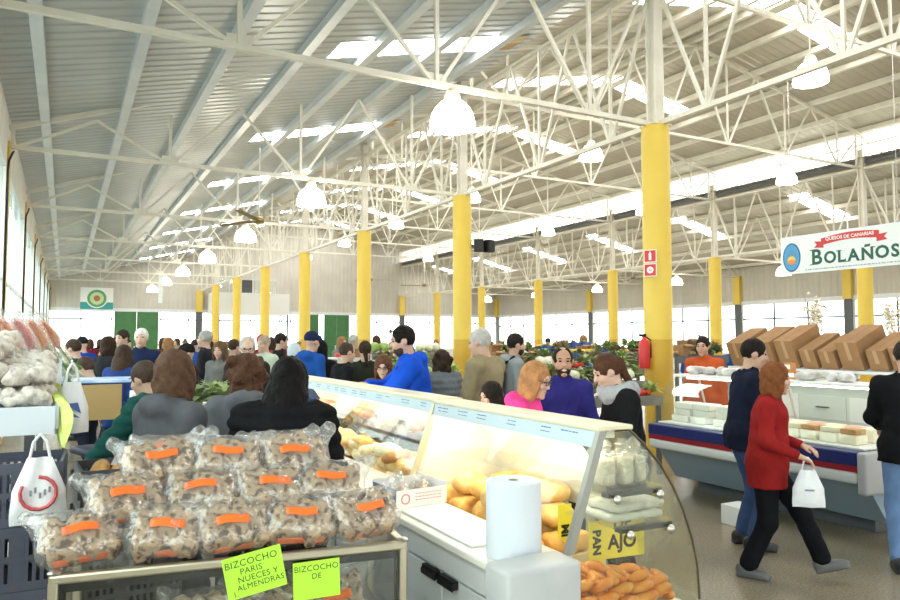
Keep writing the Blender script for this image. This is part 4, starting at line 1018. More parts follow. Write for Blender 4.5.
# hams and cured meat on the far unit's upper shelf
HAM = sdf_mesh('cured_ham', [('e',(0,0,0.045),(0.15,0.06,0.045),None),('c',(0.1,0,0.045),(0.2,0,0.05),0.03,0.018)],0.011,0.03,noise=(0.004,50,2))
for i, (y, c) in enumerate(((4.75,0),(5.25,1),(5.75,0),(6.3,1),(6.75,0))):
    tag(obj('cured_ham', HAM, mat('ham_red' if c == 0 else 'ham_gold', (0.38,0.10,0.06) if c == 0 else (0.62,0.30,0.10), 0.4, 0, (0.60,0.28,0.16) if c == 0 else (0.75,0.45,0.2), 12), None, (2.25,y,1.054), (0,0,R(80+8*i))), ORD[i]+' cured ham on the glass shelf of the farther counter', 'meat', 'hams on the glass shelf')
# sausages
SAUS = mat('sausage_skin', (0.76,0.21,0.022), 0.3, 0, (0.85,0.34,0.05), 14, coat=0.3)
def sausage_string(label, pts_fn, n, r=0.023):
    t = thing('sausage_string', label, 'sausage', (0,0,0), 0, 'strings of orange sausages')
    for i in range(n):
        P_ = [Vector(pts_fn((i+q/6.0)/n)) for q in range(7)]
        rs = [r*0.25, r*0.8, r, r, r, r*0.8, r*0.25]
        b = MB(); b.tube(P_, rs, 10); b.build('link', SAUS, t, True, 80)
for q in range(5):
    cx, cy, z0 = 2.00+0.105*q, 2.60, 0.56+0.012*(q % 2)
    def fn(s, q=q, cx=cx, cy=cy, z0=z0):
        a = s*2*math.pi*2.2+q*1.3
        rr = 0.13-0.05*s
        return (min(max(cx+rr*math.cos(a), 1.90), 2.47), max(2.43, cy+rr*math.sin(a)*1.15), z0+0.135*s*(1.0-0.12*q)+0.01*math.sin(a*3))
    sausage_string(['string of orange sausages coiled in the near corner of the deck', 'string of orange sausages second from the vendor side', 'string of orange sausages in the middle of the deck', 'string of orange sausages fourth from the vendor side', 'string of orange sausages against the curved front glass'][q], fn, 11)
for q in range(5):
    c = SAUS; t = thing('chorizo_ring', ['first','second','third','fourth','fifth'][q]+' dark red cured sausage from the vendor side behind the orange strings', 'sausage', (2.0+0.1*q,2.86,0.534), R(40*q), 'dark cured sausages')
    b = MB(); b.tube([(0.07*math.cos(a),0.07*math.sin(a),0.02) for a in [i*0.5 for i in range(11)]],[0.01]+[0.02]*9+[0.01],10); b.build('casing', mat('chorizo', (0.20,0.03,0.02), 0.35, 0, (0.36,0.09,0.05), 22), t, True, 70)
    b = MB(); b.tube([(0.07,0.0,0.02),(0.085,-0.02,0.025)],0.004,6); b.build('string_tie', M['white_plastic'], t)
# paper roll, cutting board, cookie box, wooden stick on the worktop
t = thing('paper_roll', 'large white paper towel roll standing on the worktop', 'paper roll', (1.625,2.50,0.850))
PAPER = mat('tissue_paper', (0.66,0.70,0.76), 0.85, 0, (0.63,0.67,0.74), 4, 0.12, 90)
b = MB(); b.lathe([(0.022,0.0),(0.108,0.0),(0.112,0.004),(0.112,0.296),(0.108,0.30),(0.022,0.30),(0.022,0.0)],40); b.build('paper', PAPER, t, True, 40)
b = MB(); b.lathe([(0.0215,0.002),(0.0215,0.298),(0.0185,0.298),(0.0185,0.002)],20); b.build('core', M['card'], t, True, 40)
tag(MB().rbox((1.655,3.02,0.8555),(0.27,0.72,0.011),0.004).build('cutting_board', mat('white_board', (0.85,0.85,0.83), 0.4)), 'thin white cutting board lying on the worktop', 'board')
t = thing('cookie_box', 'open white and blue cardboard tray of bagged biscuits on the worktop', 'box', (1.66,3.58,0.850), R(6))
BW = mat('box_white', (0.80,0.80,0.82), 0.6); BB = mat('box_blue', (0.20,0.28,0.42), 0.6)
b = MB(); b.bbox((-0.155,-0.13,0.0),(0.155,0.13,0.004)); b.build('bottom', BW, t)
b = MB(); b.bbox((-0.155,-0.13,0.004),(0.155,-0.126,0.09)); fr = b.build('front_panel', BW, t)
b = MB(); b.bbox((-0.155,0.126,0.004),(0.155,0.13,0.11)); b.build('back_panel', BW, t)
b = MB(); b.bbox((-0.155,-0.126,0.004),(-0.151,0.126,0.10)); lp = b.build('side_panel', BB, t)
b = MB(); b.bbox((0.151,-0.126,0.004),(0.155,0.126,0.11)); b.build('side_panel', BW, t)
b = MB(); b.tube([(-0.10+0.024*math.cos(a),-0.1305,0.045+0.024*math.sin(a)) for a in [i*math.pi/10 for i in range(21)]],0.0025,6,cap=False); b.build('round_logo', M['red'], fr)
s = MB(); r_ = random.Random(3)
for row in range(3):
    x = -0.04
    while x < 0.12: l = r_.uniform(0.008,0.02); s.bbox((x,-0.1312,0.064-row*0.016),(x+l,-0.1302,0.070-row*0.016)); x += l+0.006
s.build('print_lines', mat('faint_red_ink', (0.6,0.35,0.35), 0.6), fr)
s = MB()
for row in range(2):
    y = -0.11
    while y < 0.10: l = r_.uniform(0.012,0.026); s.bbox((-0.1562,y,0.03+row*0.03),(-0.1552,y+l,0.045+row*0.03)); y += l+0.007
s.build('print_lines', mat('faint_red_ink', (0.6,0.35,0.35), 0.6), lp)
CB = sdf_mesh('biscuits', [('e',(0.03*math.cos(a*2.4),0.03*math.sin(a*2.4),0.03+0.012*(a % 3)),(0.02,0.016,0.014),None) for a in range(8)],0.007,0.006)
CF = sdf_mesh('film', [('b',(0,0,0.045),(0.055,0.055,0.044),None,0.03),('c',(0,0,0.085),(0,0,0.125),0.012,0.03)],0.008,0.02,noise=(0.004,80,1))
for i, (x, y) in enumerate(((-0.085,-0.06),(0.03,-0.055),(0.095,0.055),(-0.04,0.06))):
    c = thing('biscuit_bag', 'clear bag of brown biscuits in the '+['near left','near right','far right','far left'][i]+' corner of the cardboard tray', 'bag', (1.66+x,3.58+y,0.855), i, 'biscuit bags in the tray')
    obj('biscuits', CB, LM[2], c, None, None, 1.15); obj('film', CF, WRAP, c)
b = MB(); b.tube([(1.86,3.02,0.93),(2.02,3.36,0.905)],[0.008,0.007],8); st = tag(b.build('wooden_stick', mat('pale_wood', (0.80,0.68,0.42), 0.6), None, True, 60), 'pale wooden stick lying across the golden loaves', 'stick')

# ------------------------------------------------------------------ CAKE TABLE with bagged cakes
ua = Vector((1.21,-0.18,0)).normalized(); TR = math.atan2(ua.y, ua.x)
TM = Matrix.Translation((-0.03,2.74,0)) @ Matrix.Rotation(TR,4,'Z')   # local x along the front edge, y to the back
t = thing('glass_table', 'steel framed glass display table stacked with bagged cakes', 'table', (-0.03,2.74,0), TR)
TW, TD, TH = 1.223, 0.58, 0.945
PROF = mat('anodised_profile', (0.60,0.55,0.43), 0.3, 0.9)
for x in (0.015, TW-0.015):
    for y in (0.015, TD-0.015):
        b = MB(); b.rbox((x,y,TH/2-0.01),(0.032,0.032,TH-0.02),0.006); b.build('leg', PROF, t)
for y in (0.015, TD-0.015):
    b = MB(); b.rbox((TW/2,y,TH-0.015),(TW,0.034,0.032),0.008); b.build('top_rail', PROF, t)
for x in (0.015, TW-0.015):
    b = MB(); b.rbox((x,TD/2,TH-0.015),(0.034,TD-0.06,0.032),0.008); b.build('top_rail', PROF, t)
for x in (0.016, TW-0.016):
    for y in (0.016, TD-0.016):
        b = MB(); b.lathe([(0.0,0.0),(0.021,0.0),(0.023,0.006),(0.016,0.012),(0.0,0.014)],14,c=(x,y,TH+0.001)); b.build('corner_cap', M['steel'], t, True, 50)
b = MB(); b.bbox((0.03,0.03,TH-0.008),(TW-0.03,TD-0.03,TH+0.001)); b.build('top_panel', M['clear_glass'], t)
b = MB(); b.bbox((0.03,0.03,0.60),(TW-0.03,TD-0.03,0.612)); b.build('shelf', mat('dark_shelf', (0.10,0.09,0.09), 0.4), t)
b = MB(); b.bbox((0.034,0.004,0.05),(TW-0.034,0.010,TH-0.032)); b.build('front_pane', M['clear_glass'], t)
b = MB(); b.bbox((TW-0.012,0.034,0.05),(TW-0.006,TD-0.034,TH-0.032)); b.build('side_pane', M['clear_glass'], t)
for x, w in ((TW-0.035,0.022),(0.042,0.02)):
    b = MB(); b.bbox((x-w/2,0.011,0.05),(x+w/2,0.02,TH-0.032)); b.build('gasket', M['black'], t)
b = MB(); b.bbox((0.034,0.011,TH-0.06),(TW-0.034,0.02,TH-0.032)); b.build('gasket', M['black'], t)
FILM = glass('cake_film', (0.96,0.96,0.96), 1.0, 0.10, 0.8, 22, haze=0.07)
CAKE = mat('cake', (0.47,0.33,0.20), 0.6, 0, (0.13,0.065,0.035), 36, 0.3, 50, lo=0.50, hi=0.60)
ORANGE = mat('orange_label', (0.93,0.17,0.025), 0.4)
def bag_meshes(seed):
    r = random.Random(seed)
    film = [('b',(0,0,0),(0.138,0.100,0.060),None,0.055), ('c',(0.11,0.06,0.0),(0.160,0.10,0.02+0.02*r.random()),0.03,0.03), ('c',(-0.11,0.06,0),(-0.155,0.10,0.01),0.03,0.025)]
    cake = [('b',(-0.09+0.036*i+r.uniform(-.012,.012),-0.055+0.05*j+r.uniform(-.012,.012),-0.002+r.uniform(-.012,.012)),(0.020,0.034,0.040),np.array(Matrix.Rotation(r.uniform(-.8,.8),3,'Z') @ Matrix.Rotation(r.uniform(-.5,.5),3,'Y')),0.012) for i in range(6) for j in range(3)]
    lab = MB(); nn = 8; mm = 5; vs = []
    w, h = 0.058, 0.019
    for k in range(2):
        for i in range(nn):
            for j in range(mm):
                u = -w+2*w*i/(nn-1)+seed % 3*0.01-0.01; a = R(52)-h/0.07+2*h/0.07*j/(mm-1)
                v_ = -0.017+0.034*j/(mm-1)
                vs.append((u, -0.012+v_+0.004*math.sin(u*40+seed), 0.0625+0.0015*k-0.9*(u*u)*0.5-1.2*v_*v_+0.0015*math.sin(u*70+seed)))
    fs = []
    for k in range(2):
        for i in range(nn-1):
            for j in range(mm-1):
                q = k*nn*mm+i*mm+j; fs.append((q,q+mm,q+mm+1,q+1) if k else (q,q+1,q+mm+1,q+mm))
    for i in range(nn-1):
        for j in (0, mm-1): q = i*mm+j; fs.append((q,q+mm,q+mm+nn*mm,q+nn*mm))
    for j in range(mm-1):
        for i in (0, nn-1): q = i*mm+j; fs.append((q,q+1,q+1+nn*mm,q+nn*mm))
    lab.add(vs, fs)
    card = MB(); card.rbox((0,-0.088,-0.012),(0.17,0.004,0.03),0.0015)
    return sdf_mesh('film', film, 0.0085, 0.035, noise=(0.0045,55,seed*1.3)), sdf_mesh('cake_slices', cake, 0.009, 0.018, noise=(0.003,120,seed)), lab.mesh('orange_label', True), card.mesh('backing_card')
BAGS = [bag_meshes(i+1) for i in range(5)]
def cake_bag(label, x, y, z, rz, k, tilt=(0,0), group='bagged cakes on the glass table', M4=None):
    p = (M4 or TM) @ Vector((x,y,z))
    o = thing('cake_bag', label, 'cake bag', p, 0, group); o.rotation_euler = (R(tilt[0]), R(tilt[1]), TR+R(rz))
    f, c, l, d = BAGS[k % 5]
    obj('cake_slices', c, CAKE, o); obj('film', f, FILM, o); obj('orange_label', l, ORANGE, o); obj('backing_card', d, ORANGE, o)
cb = [('bottom row, far left end', .075,.11,0,14,0),('bottom row, second from the left', .355,.10,0,-6,1),('bottom row, third from the left',.585,.10,0,8,2),('bottom row, second from the right',.83,.10,0,-4,3),('bottom row, right end',1.075,.11,0,12,4),
      ('middle row, left end',.215,.21,1,20,2),('middle row, second from the left',.475,.21,1,-3,0),('middle row, second from the right',.725,.21,1,5,1),('middle row, right end',.965,.22,1,-8,3),
      ('top row, left',.315,.32,2,8,4),('top row, middle',.575,.32,2,-6,3),('top row, right',.835,.32,2,4,2)]
for nm, x, y, lay, rz, k in cb: cake_bag('bagged nut cake with an orange label, '+nm+' of the pile', x, y, TH+0.095+0.104*lay, rz, k, (38+4*(k % 3), 4*(k % 2)-2))
for nm, x, y, lay, rz, k in [('at the back of the pile under the left peak',.33,.47,0,6,1),('at the back of the pile in the middle',.60,.47,0,-5,2),('at the back of the pile on the right',.87,.47,0,5,0),('second tier at the back on the left',.36,.46,1,0,3),('second tier at the back on the right',.76,.46,1,3,4),('top tier at the back on the left',.345,.45,2,-12,1),('top tier at the back on the right',.80,.45,2,10,0)]:
    cake_bag('bagged nut cake '+nm, x, y, TH+0.095+0.104*lay, rz, k, (30, 0))
for i, x in enumerate((0.50, 0.72, 0.98)):
    cake_bag(['bagged cake under the glass, behind the tilted green card', 'bagged cake under the glass, behind the straight green card', 'bagged cake under the glass near the right leg'][i], x, 0.17+0.03*i, 0.70, 5, i+1, (62, 0), 'bagged cakes inside the glass table')
NEON = mat('neon_card', (0.52,0.98,0.06), 0.6)
PEN = mat('marker_ink', (0.02,0.05,0.015), 0.6)
def neon(label, x, z, w, h, tilt, lines):
    p = TM @ Vector((x, -0.012, z)); t_ = thing('price_card', label, 'price card', p, 0)
    t_.rotation_euler = (Matrix.Rotation(TR,3,'Z') @ Matrix.Rotation(R(90),3,'X') @ Matrix.Rotation(R(tilt),3,'Z')).to_euler()
    b_ = MB(); b_.box((0,0,0),(w,h,0.0015)); b_.build('card', NEON, t_)
    for txt, xx, yy, sz in lines: obj('handwriting', text_mesh(txt, sz, 0.0003, 0.0, spacing=1.05), PEN, t_, (xx,yy,0.001))
neon('neon green price card tilted, for walnut and almond cake', 0.655, 0.893, 0.205, 0.148, 11, [('BIZCOCHO',-0.005,0.045,0.034),('PARIS',-0.01,0.015,0.03),('NUECES Y',0.01,-0.013,0.03),('ALMENDRAS',0.015,-0.04,0.028),('1.',-0.075,-0.058,0.026)])
neon('neon green price card hanging straight, lower of the two', 0.875, 0.845, 0.17, 0.135, 2, [('BIZCOCHO',0,0.042,0.03),('DE',0,0.012,0.028),('ANIS',0,-0.016,0.028)][:2])

# ------------------------------------------------------------------ PLASTIC CRATES
CRATE = mat('slate_crate', (0.075,0.082,0.125), 0.5, 0, (0.06,0.065,0.10), 6)
CRATE2 = mat('grey_crate', (0.12,0.12,0.13), 0.5, 0, (0.10,0.10,0.11), 6)
def crate_meshes(w, d, h):
    def wall(L, axis, pos):
        b = MB(); th = 0.012
        def bx(u0, u1, z0, z1):
            if axis == 'x': b.bbox((u0,pos-th/2,z0),(u1,pos+th/2,z1))
            else: b.bbox((pos-th/2,u0,z0),(pos+th/2,u1,z1))
        bx(-L/2, L/2, 0, 0.035); bx(-L/2, L/2, h-0.04, h); bx(-L/2, L/2, h*0.5-0.012, h*0.5+0.012)
        n = int(L/0.028)
        for i in range(n+1):
            u = -L/2+0.008+(L-0.016)*i/n; wd = 0.007 if i % 6 else 0.02
            bx(u-wd, u+wd, 0.0351, h*0.5-0.0121); bx(u-wd, u+wd, h*0.5+0.0121, h-0.0401)
        return b.mesh('crate_wall')
    base = MB(); base.bbox((-w/2+0.013,-d/2+0.013,0),(w/2-0.013,d/2-0.013,0.01))
    return [wall(w,'x',-d/2+0.006), wall(w,'x',d/2-0.006), wall(d-0.026,'y',-w/2+0.006), wall(d-0.026,'y',w/2-0.006), base.mesh('crate_base')]
CM = crate_meshes(0.48,0.36,0.245); CM2 = crate_meshes(0.44,0.36,0.16)
def crate(label, x, y, z, rz, ms, m, group):
    t_ = thing('plastic_crate', label, 'crate', (x,y,z), R(rz), group)
    for q in ms[:4]: obj('wall_panel', q, m, t_)
    obj('base_panel', ms[4], m, t_)
for i in range(5):
    crate(['bottom crate of the slate stack by the cake table', 'second crate up in the slate stack', 'third crate up in the slate stack', 'fourth crate up in the slate stack behind the logo bag', 'topmost crate of the slate stack under the produce tray'][i], -0.225, 3.50, i*0.247, -3, CM, CRATE, 'slate crates by the cake table')
for i in range(7):
    crate('grey crate in the stack behind the cake bags, '+['lowest', 'second up', 'third up', 'fourth up', 'fifth up', 'sixth up', 'topmost, with bread'][i], 0.285, 3.82, i*0.162, 4, CM2, CRATE2, 'grey bread crates behind the cake bags')
for i in range(4):
    loaf(0.16+0.09*i, 3.80, 0.985, 2, 0, R(90), ['first','second','third','fourth'][i]+' golden bun from the left at the bottom of the top grey crate', 'buns in the grey crate', 0.95)
    loaf(0.16+0.09*i, 3.80, 1.06, 2, 3, R(84), ['first','second','third','fourth'][i]+' golden bun from the left on top in the top grey crate', 'buns in the grey crate', 0.95)
pn = MB(); pn.add([(-.04,0,0),(.04,0,.0),(.02,.02,.04),(-.02,.015,.045),(-.05,.05,.01),(.05,.05,.0)],[(0,1,2,3),(3,2,5,4)])
for i in range(2): 
    s_ = MB(); s_.prism([(-.05,0),(.05,0),(.03,.035),(0,.02),(-.025,.045)],-0.004,0.004,'y'); tag(s_.build('paper_napkin', PAPER, None, loc=(0.25+0.11*i,3.72,1.14)), ['folded white paper standing in the top grey crate, left one', 'folded white paper standing in the top grey crate, right one'][i], 'paper')

# ------------------------------------------------------------------ PRODUCE STAND AT THE LEFT EDGE
t = thing('produce_stand', 'pale blue steel produce stand at the left frame edge', 'stand', (0,0,0))
TRAY = mat('pale_blue_enamel', (0.66,0.72,0.78), 0.4)
b = MB(); b.prism([(3.62,1.33),(3.62,1.40),(5.6,1.56),(5.6,1.49)],-0.85,-0.03,'x'); b.build('tray', TRAY, t)
b = MB(); b.bbox((-0.85,3.60,1.31),(-0.03,3.62,1.43)); b.build('front_lip', TRAY, t)
b = MB(); b.prism([(3.62,1.33),(3.62,1.43),(5.6,1.59),(5.6,1.49)],-0.03,-0.015,'x'); b.build('side_lip', TRAY, t)
for x in (-0.70,-0.13):
    for y in (3.78, 5.5):
        b = MB(); b.bbox((x-0.02,y-0.02,0),(x+0.02,y+0.02,1.34)); b.build('leg', mat('dark_leg', (0.12,0.12,0.13), 0.5), t)
b = MB(); b.bbox((-0.78,3.95,0.42),(-0.10,5.6,0.45)); b.build('lower_shelf', TRAY, t)
rgb_ = random.Random(9)
BAGW = sdf_mesh('garlic_bag', [('e',(0.11*math.sqrt(rgb_.random())*math.cos(a*2.4),0.09*math.sqrt(rgb_.random())*math.sin(a*2.4),0.03+0.05*rgb_.random()),(0.030,0.028,0.024),None) for a in range(46)],0.0095,0.008,noise=(0.002,90,2))
SPECK = mat('garlic_net', (0.66,0.61,0.54), 0.5, 0, (0.34,0.28,0.30), 30, 0.4, 70, lo=0.5, hi=0.7)
rg = random.Random(5); n_ = 0
for i in range(6):
    for j in range(4):
        for lay in range(3 if j < 3 else 2):
            y = 3.73+i*0.15+lay*0.05; x = -0.70+j*0.19+rg.uniform(-.02,.02)
            n_ += 1
            tag(obj('garlic_bag', BAGW, SPECK, None, (x-0.02,y,1.405+(y-3.62)*0.081+lay*0.085+(3-j)*0.02), (0,0,rg.uniform(0,6)), 1.0), 'net bag of pale garlic, '+['first','second','third','fourth','fifth','sixth'][i]+' row back, '+['against the windows','second from the windows','second from the aisle','on the aisle side'][j]+', '+['bottom','middle','top'][lay]+' layer', 'produce bag', 'garlic bags on the produce stand')
RAD = mat('radish_pink', (0.70,0.16,0.14), 0.4); CAR = mat('carrot_orange', (0.85,0.33,0.10), 0.5, 0, (0.75,0.24,0.10), 20); LEAFG = mat('leaf_green', (0.10,0.26,0.04), 0.5, 0, (0.20,0.38,0.08), 9); STEM = mat('stem_pale', (0.70,0.78,0.50), 0.5)
def root_bunch(label, x, y, z, m, rz, sc, tilt):
    t_ = thing('root_bunch', label, 'vegetable', (x,y,z), 0, 'bunches of roots in clear bags'); t_.rotation_euler = (R(tilt),0,R(rz)); t_.scale = (1.3,1.3,1.3)
    for i in range(6):
        a = i*1.05; b_ = MB(); p0 = Vector((0.028*math.cos(a),0.028*math.sin(a),0.0)); b_.tube([p0+Vector((0,0,0.10)),p0*1.1+Vector((0,0,0.06)),p0*0.8,p0*0.5+Vector((0,0,-0.08))],[0.008,0.02,0.016,0.003],8); b_.build('root', m, t_, True, 70)
        b_ = MB(); b_.tube([p0+Vector((0,0,0.10)),p0*1.6+Vector((0,0,0.22)),p0*2.6+Vector((0,0.02,0.32))],[0.005,0.005,0.012],6); b_.build('stalk', STEM if i % 2 else LEAFG, t_, True, 70)
    obj('film', sdf_mesh('film', [('c',(0,0,-0.08),(0,0,0.28),0.05,0.062)],0.014,0.02,noise=(0.004,50,1)) if 'rbf' not in CH else CH['rbf'], WRAP, t_)
for i in range(6):
    root_bunch(['bagged radishes leaning on the produce stand, nearest', 'bagged carrots second on the produce stand', 'bagged carrots third on the produce stand', 'bagged radishes fourth on the produce stand', 'bagged carrots fifth on the produce stand', 'bagged carrots farthest on the produce stand'][i], -0.46+0.07*i, 4.80+0.17*i, 1.76, RAD if i in (0,3) else CAR, 150, 0.9, 140)
ORM = mat('orange_fruit', (0.90,0.42,0.03), 0.45, 0, (0.95,0.52,0.05), 20, 0.2, 120)
sp = MB(); sp.lathe([(0,-1),(0.38,-0.92),(0.71,-0.71),(0.92,-0.38),(1,0),(0.92,0.38),(0.71,0.71),(0.38,0.92),(0.06,0.97),(0,0.93)],14); SPH = sp.mesh('orange', True)
b = MB(); b.rbox((-0.47,6.6,1.30),(0.62,1.3,0.03),0.008)
for (x, y) in ((-0.74,6.0),(-0.2,6.0),(-0.74,7.2),(-0.2,7.2)): b.bbox((x-0.02,y-0.02,0),(x+0.02,y+0.02,1.285))
tag(b.build('fruit_table', M['white_plastic']), 'white table of loose oranges against the left windows', 'table')
for i in range(14):
    tag(obj('orange', SPH, ORM, None, (-0.66+0.09*(i % 5), 6.1+0.11*(i//5)+0.03*(i % 2), 1.354+0.0), (0,0,i), 0.039), ['front','middle','back'][i//5]+' row loose orange, '+['first','second','third','fourth','fifth'][i % 5]+' from the left windows', 'orange', 'oranges by the left windows')
# hanging bags and the yellow-green cloth at the stand's end
def hanging_bag(label, x, y, z, w, h, rz, deco):
    t_ = thing('plastic_bag', label, 'bag', (x,y,z), R(rz))
    b_ = MB(); cols = 9; rows = 9; vs = []
    for sgn in (-1, 1):
        for i in range(cols):
            for j in range(rows):
                u = i/(cols-1)*2-1; v = j/(rows-1)
                ww = w/2*(0.45+0.55*min(1,v*1.9)) if v < 0.55 else w/2*(1.0+0.03*math.sin(v*9))
                th = 0.028*(1-u*u)*min(1, v*2)*(1.0 if v < 0.95 else 0.6)
                vs.append((u*ww, sgn*(th+0.002)+0.008*math.sin(u*5+v*4), -v*h))
    fs = []; N = cols*rows
    for s_ in range(2):
        for i in range(cols-1):
            for j in range(rows-1):
                q = s_*N+i*rows+j; fs.append((q,q+rows,q+rows+1,q+1))
    for i in range(cols-1):
        q = i*rows+rows-1; fs.append((q,q+rows,q+rows+N,q+N))
    for j in range(rows-1):
        for i in (0, cols-1): q = i*rows+j; fs.append((q,q+1,q+1+N,q+N))
    b_.add(vs, fs); bo = b_.build('bag_body', mat('thin_plastic', (0.82,0.83,0.86), 0.4, 0, (0.76,0.77,0.82), 6, 0.3, 20), t_, True, 60)
    for s_ in (-1, 1):
        b2 = MB(); b2.tube([(s_*w*0.18,0,0.0),(s_*w*0.12,0,0.06),(0,0.0,0.09)],0.006,6); b2.build('handle', mat('thin_plastic', (0.82,0.83,0.86)), t_, True, 60)
    deco(t_, w, h)
REDP = mat('bag_print_red', (0.60,0.10,0.12), 0.5)
def deco_ring(t_, w, h):
    b_ = MB(); b_.tube([(0.062*math.cos(a),-0.036,-h*0.52+0.062*math.sin(a)) for a in [R(150)+i*R(25) for i in range(13)]],0.0075,6); b_.build('red_ring_print', REDP, t_, True, 60)
    b_ = MB()
    for i in range(5): b_.bbox((-0.03+0.016*i,-0.0345,-h*0.52+0.012*math.sin(i*2.1)-0.01),(-0.022+0.016*i,-0.033,-h*0.52+0.012*math.sin(i*2.1)+0.012))
    for i in range(9): b_.bbox((-0.06+0.013*i,-0.034,-h*0.86),(-0.051+0.013*i,-0.0325,-h*0.86+0.007))
    b_.build('small_print', mat('bag_print_grey', (0.25,0.25,0.32), 0.5), t_)
def deco_blue(t_, w, h):
    b_ = MB(); b_.prism([(-0.035,-h*0.42),(0.035,-h*0.62),(0.02,-h*0.40)],-0.0375,-0.0355); b_.prism([(-0.02,-h*0.66),(0.03,-h*0.70),(0.0,-h*0.60)],-0.0375,-0.0355); b_.build('blue_print', mat('bag_print_blue', (0.06,0.12,0.42), 0.5), t_)
hanging_bag('white plastic bag with a red ring logo hanging before the slate crates', -0.075, 3.27, 1.26, 0.19, 0.255, -2, deco_ring)
hanging_bag('white plastic bag with blue print hanging beyond the yellow green leaf', 0.035, 3.86, 1.52, 0.15, 0.24, 10, deco_blue)
t = thing('leaf_frond', 'yellow green leafy frond draped from the produce stand', 'leaf', (-0.075,3.50,1.50), R(5))
YG = mat('yellow_green_leaf', (0.50,0.62,0.10), 0.5, 0, (0.66,0.74,0.24), 12)
t.location = (0,0,0); t.rotation_euler = (0,0,0)
for i in range(12):
    ya = 3.64+0.05*i; za = 1.447+0.081*(ya-3.62); L = 0.24-0.008*abs(i-4)*2; n = 6; vs = []
    b = MB()
    for j in range(n+1):
        v = j/n; wd = 0.026*math.sin(math.pi*min(0.985,0.2+v*0.8))+0.002
        xx = -0.03+0.03*min(1,v*4)+0.008*math.sin(i*1.7+v*3); yy = ya-0.12*v+0.02*math.sin(i*2.3)*v; zz = za-L*v+0.012*(1-v)
        for s_ in (-1, 1):
            for k_ in (0, 0.0015): vs.append((xx+s_*wd*0.85-0.0028*i+0.01, yy-s_*wd*0.35-k_, zz))
    fs = []
    for j in range(n):
        q = j*4; fs += [(q,q+2,q+6,q+4),(q+1,q+5,q+7,q+3),(q,q+4,q+5,q+1),(q+2,q+3,q+7,q+6)]
    b.add(vs, fs); b.build('leaflet', YG, t, True, 60)
# ------------------------------------------------------------------ CHEESE COUNTER, right
BLUEB = mat('navy_bumper', (0.012,0.020,0.13), 0.35); REDB = mat('red_stripe', (0.32,0.012,0.02), 0.4); RAILG = mat('pale_rail', (0.62,0.64,0.64), 0.35); BASEB = mat('slate_blue_base', (0.26,0.35,0.43), 0.45)
ENDG = mat('end_cap_grey', (0.42,0.42,0.43), 0.45)
cy0, cy1 = 3.78, 6.22
t = thing('cheese_counter', 'refrigerated cheese counter with navy and red bands on slate blue base', 'counter', (0,0,0))
b = MB(); b.prism([(6.0,0.50),(6.9,0.50),(6.9,0.14),(6.28,0.14)],cy0,cy1); b.build('base_panel', BASEB, t)
b = MB(); b.bbox((6.42,cy0+0.2,0.0),(6.85,cy1-0.2,0.14)); b.build('plinth', M['dark_frame'], t)
b = MB(); b.rbox((5.98,(cy0+cy1)/2,0.555),(0.24,cy1-cy0,0.10),0.03, seg=3); b.build('bumper_rail', RAILG, t, True, 40)
b = MB(); b.bbox((5.87,cy0,0.605),(6.1,cy1,0.655)); b.build('red_band', REDB, t)
b = MB(); b.rbox((5.98,(cy0+cy1)/2,0.715),(0.25,cy1-cy0,0.12),0.015); b.build('navy_band', BLUEB, t)
b = MB(); b.bbox((6.1,cy0,0.50),(6.9,cy1,0.74)); b.build('well', M['white_plastic'], t)
b = MB(); b.bbox((6.0,cy0+0.02,0.776),(6.82,cy1-0.02,0.79)); b.build('deck', M['white_plastic'], t)
CA = [(5.93,0.78),(5.95,0.90),(6.02,1.05),(6.14,1.19),(6.28,1.285)]
b = MB(); b.ribbon(CA, cy0+0.01, cy1-0.01, 0.006); b.build('front_glass', M['clear_glass'], t, True, 50)
b = MB(); b.rbox((6.46,(cy0+cy1)/2,1.305),(0.40,cy1-cy0,0.03),0.008); b.build('top_shelf', M['white_paint'], t)
b = MB(); b.tube([(6.38,cy0+0.1,1.278),(6.38,cy1-0.1,1.278)],0.010,8); b.build('light_tube', emit('case_tube', (1.0,0.97,0.88), 10.0), t)
for ye in (cy0, cy1-0.012):
    p = MB(); p.prism([(x+0.008,z) for x, z in CA]+[(6.64,1.29),(6.82,0.80)], ye+0.003, ye+0.009); p.build('end_glass', M['clear_glass'], t)
for y in (cy0+0.02, (cy0+cy1)/2, cy1-0.02):
    b = MB(); b.tube([(6.80,y,0.79),(6.64,y,1.29)],0.014,8); b.build('support', M['steel'], t)
b = MB(); b.rbox((6.10,cy0-0.045,0.60),(0.50,0.085,0.36),0.03, seg=3); b.build('end_cap', ENDG, t, True, 40)
b = MB(); b.bbox((6.83,cy0,0.74),(7.1,cy1,0.80)); b.bbox((6.9,cy0,0.14),(7.08,cy1,0.74)); b.build('service_ledge', M['steel'], t)
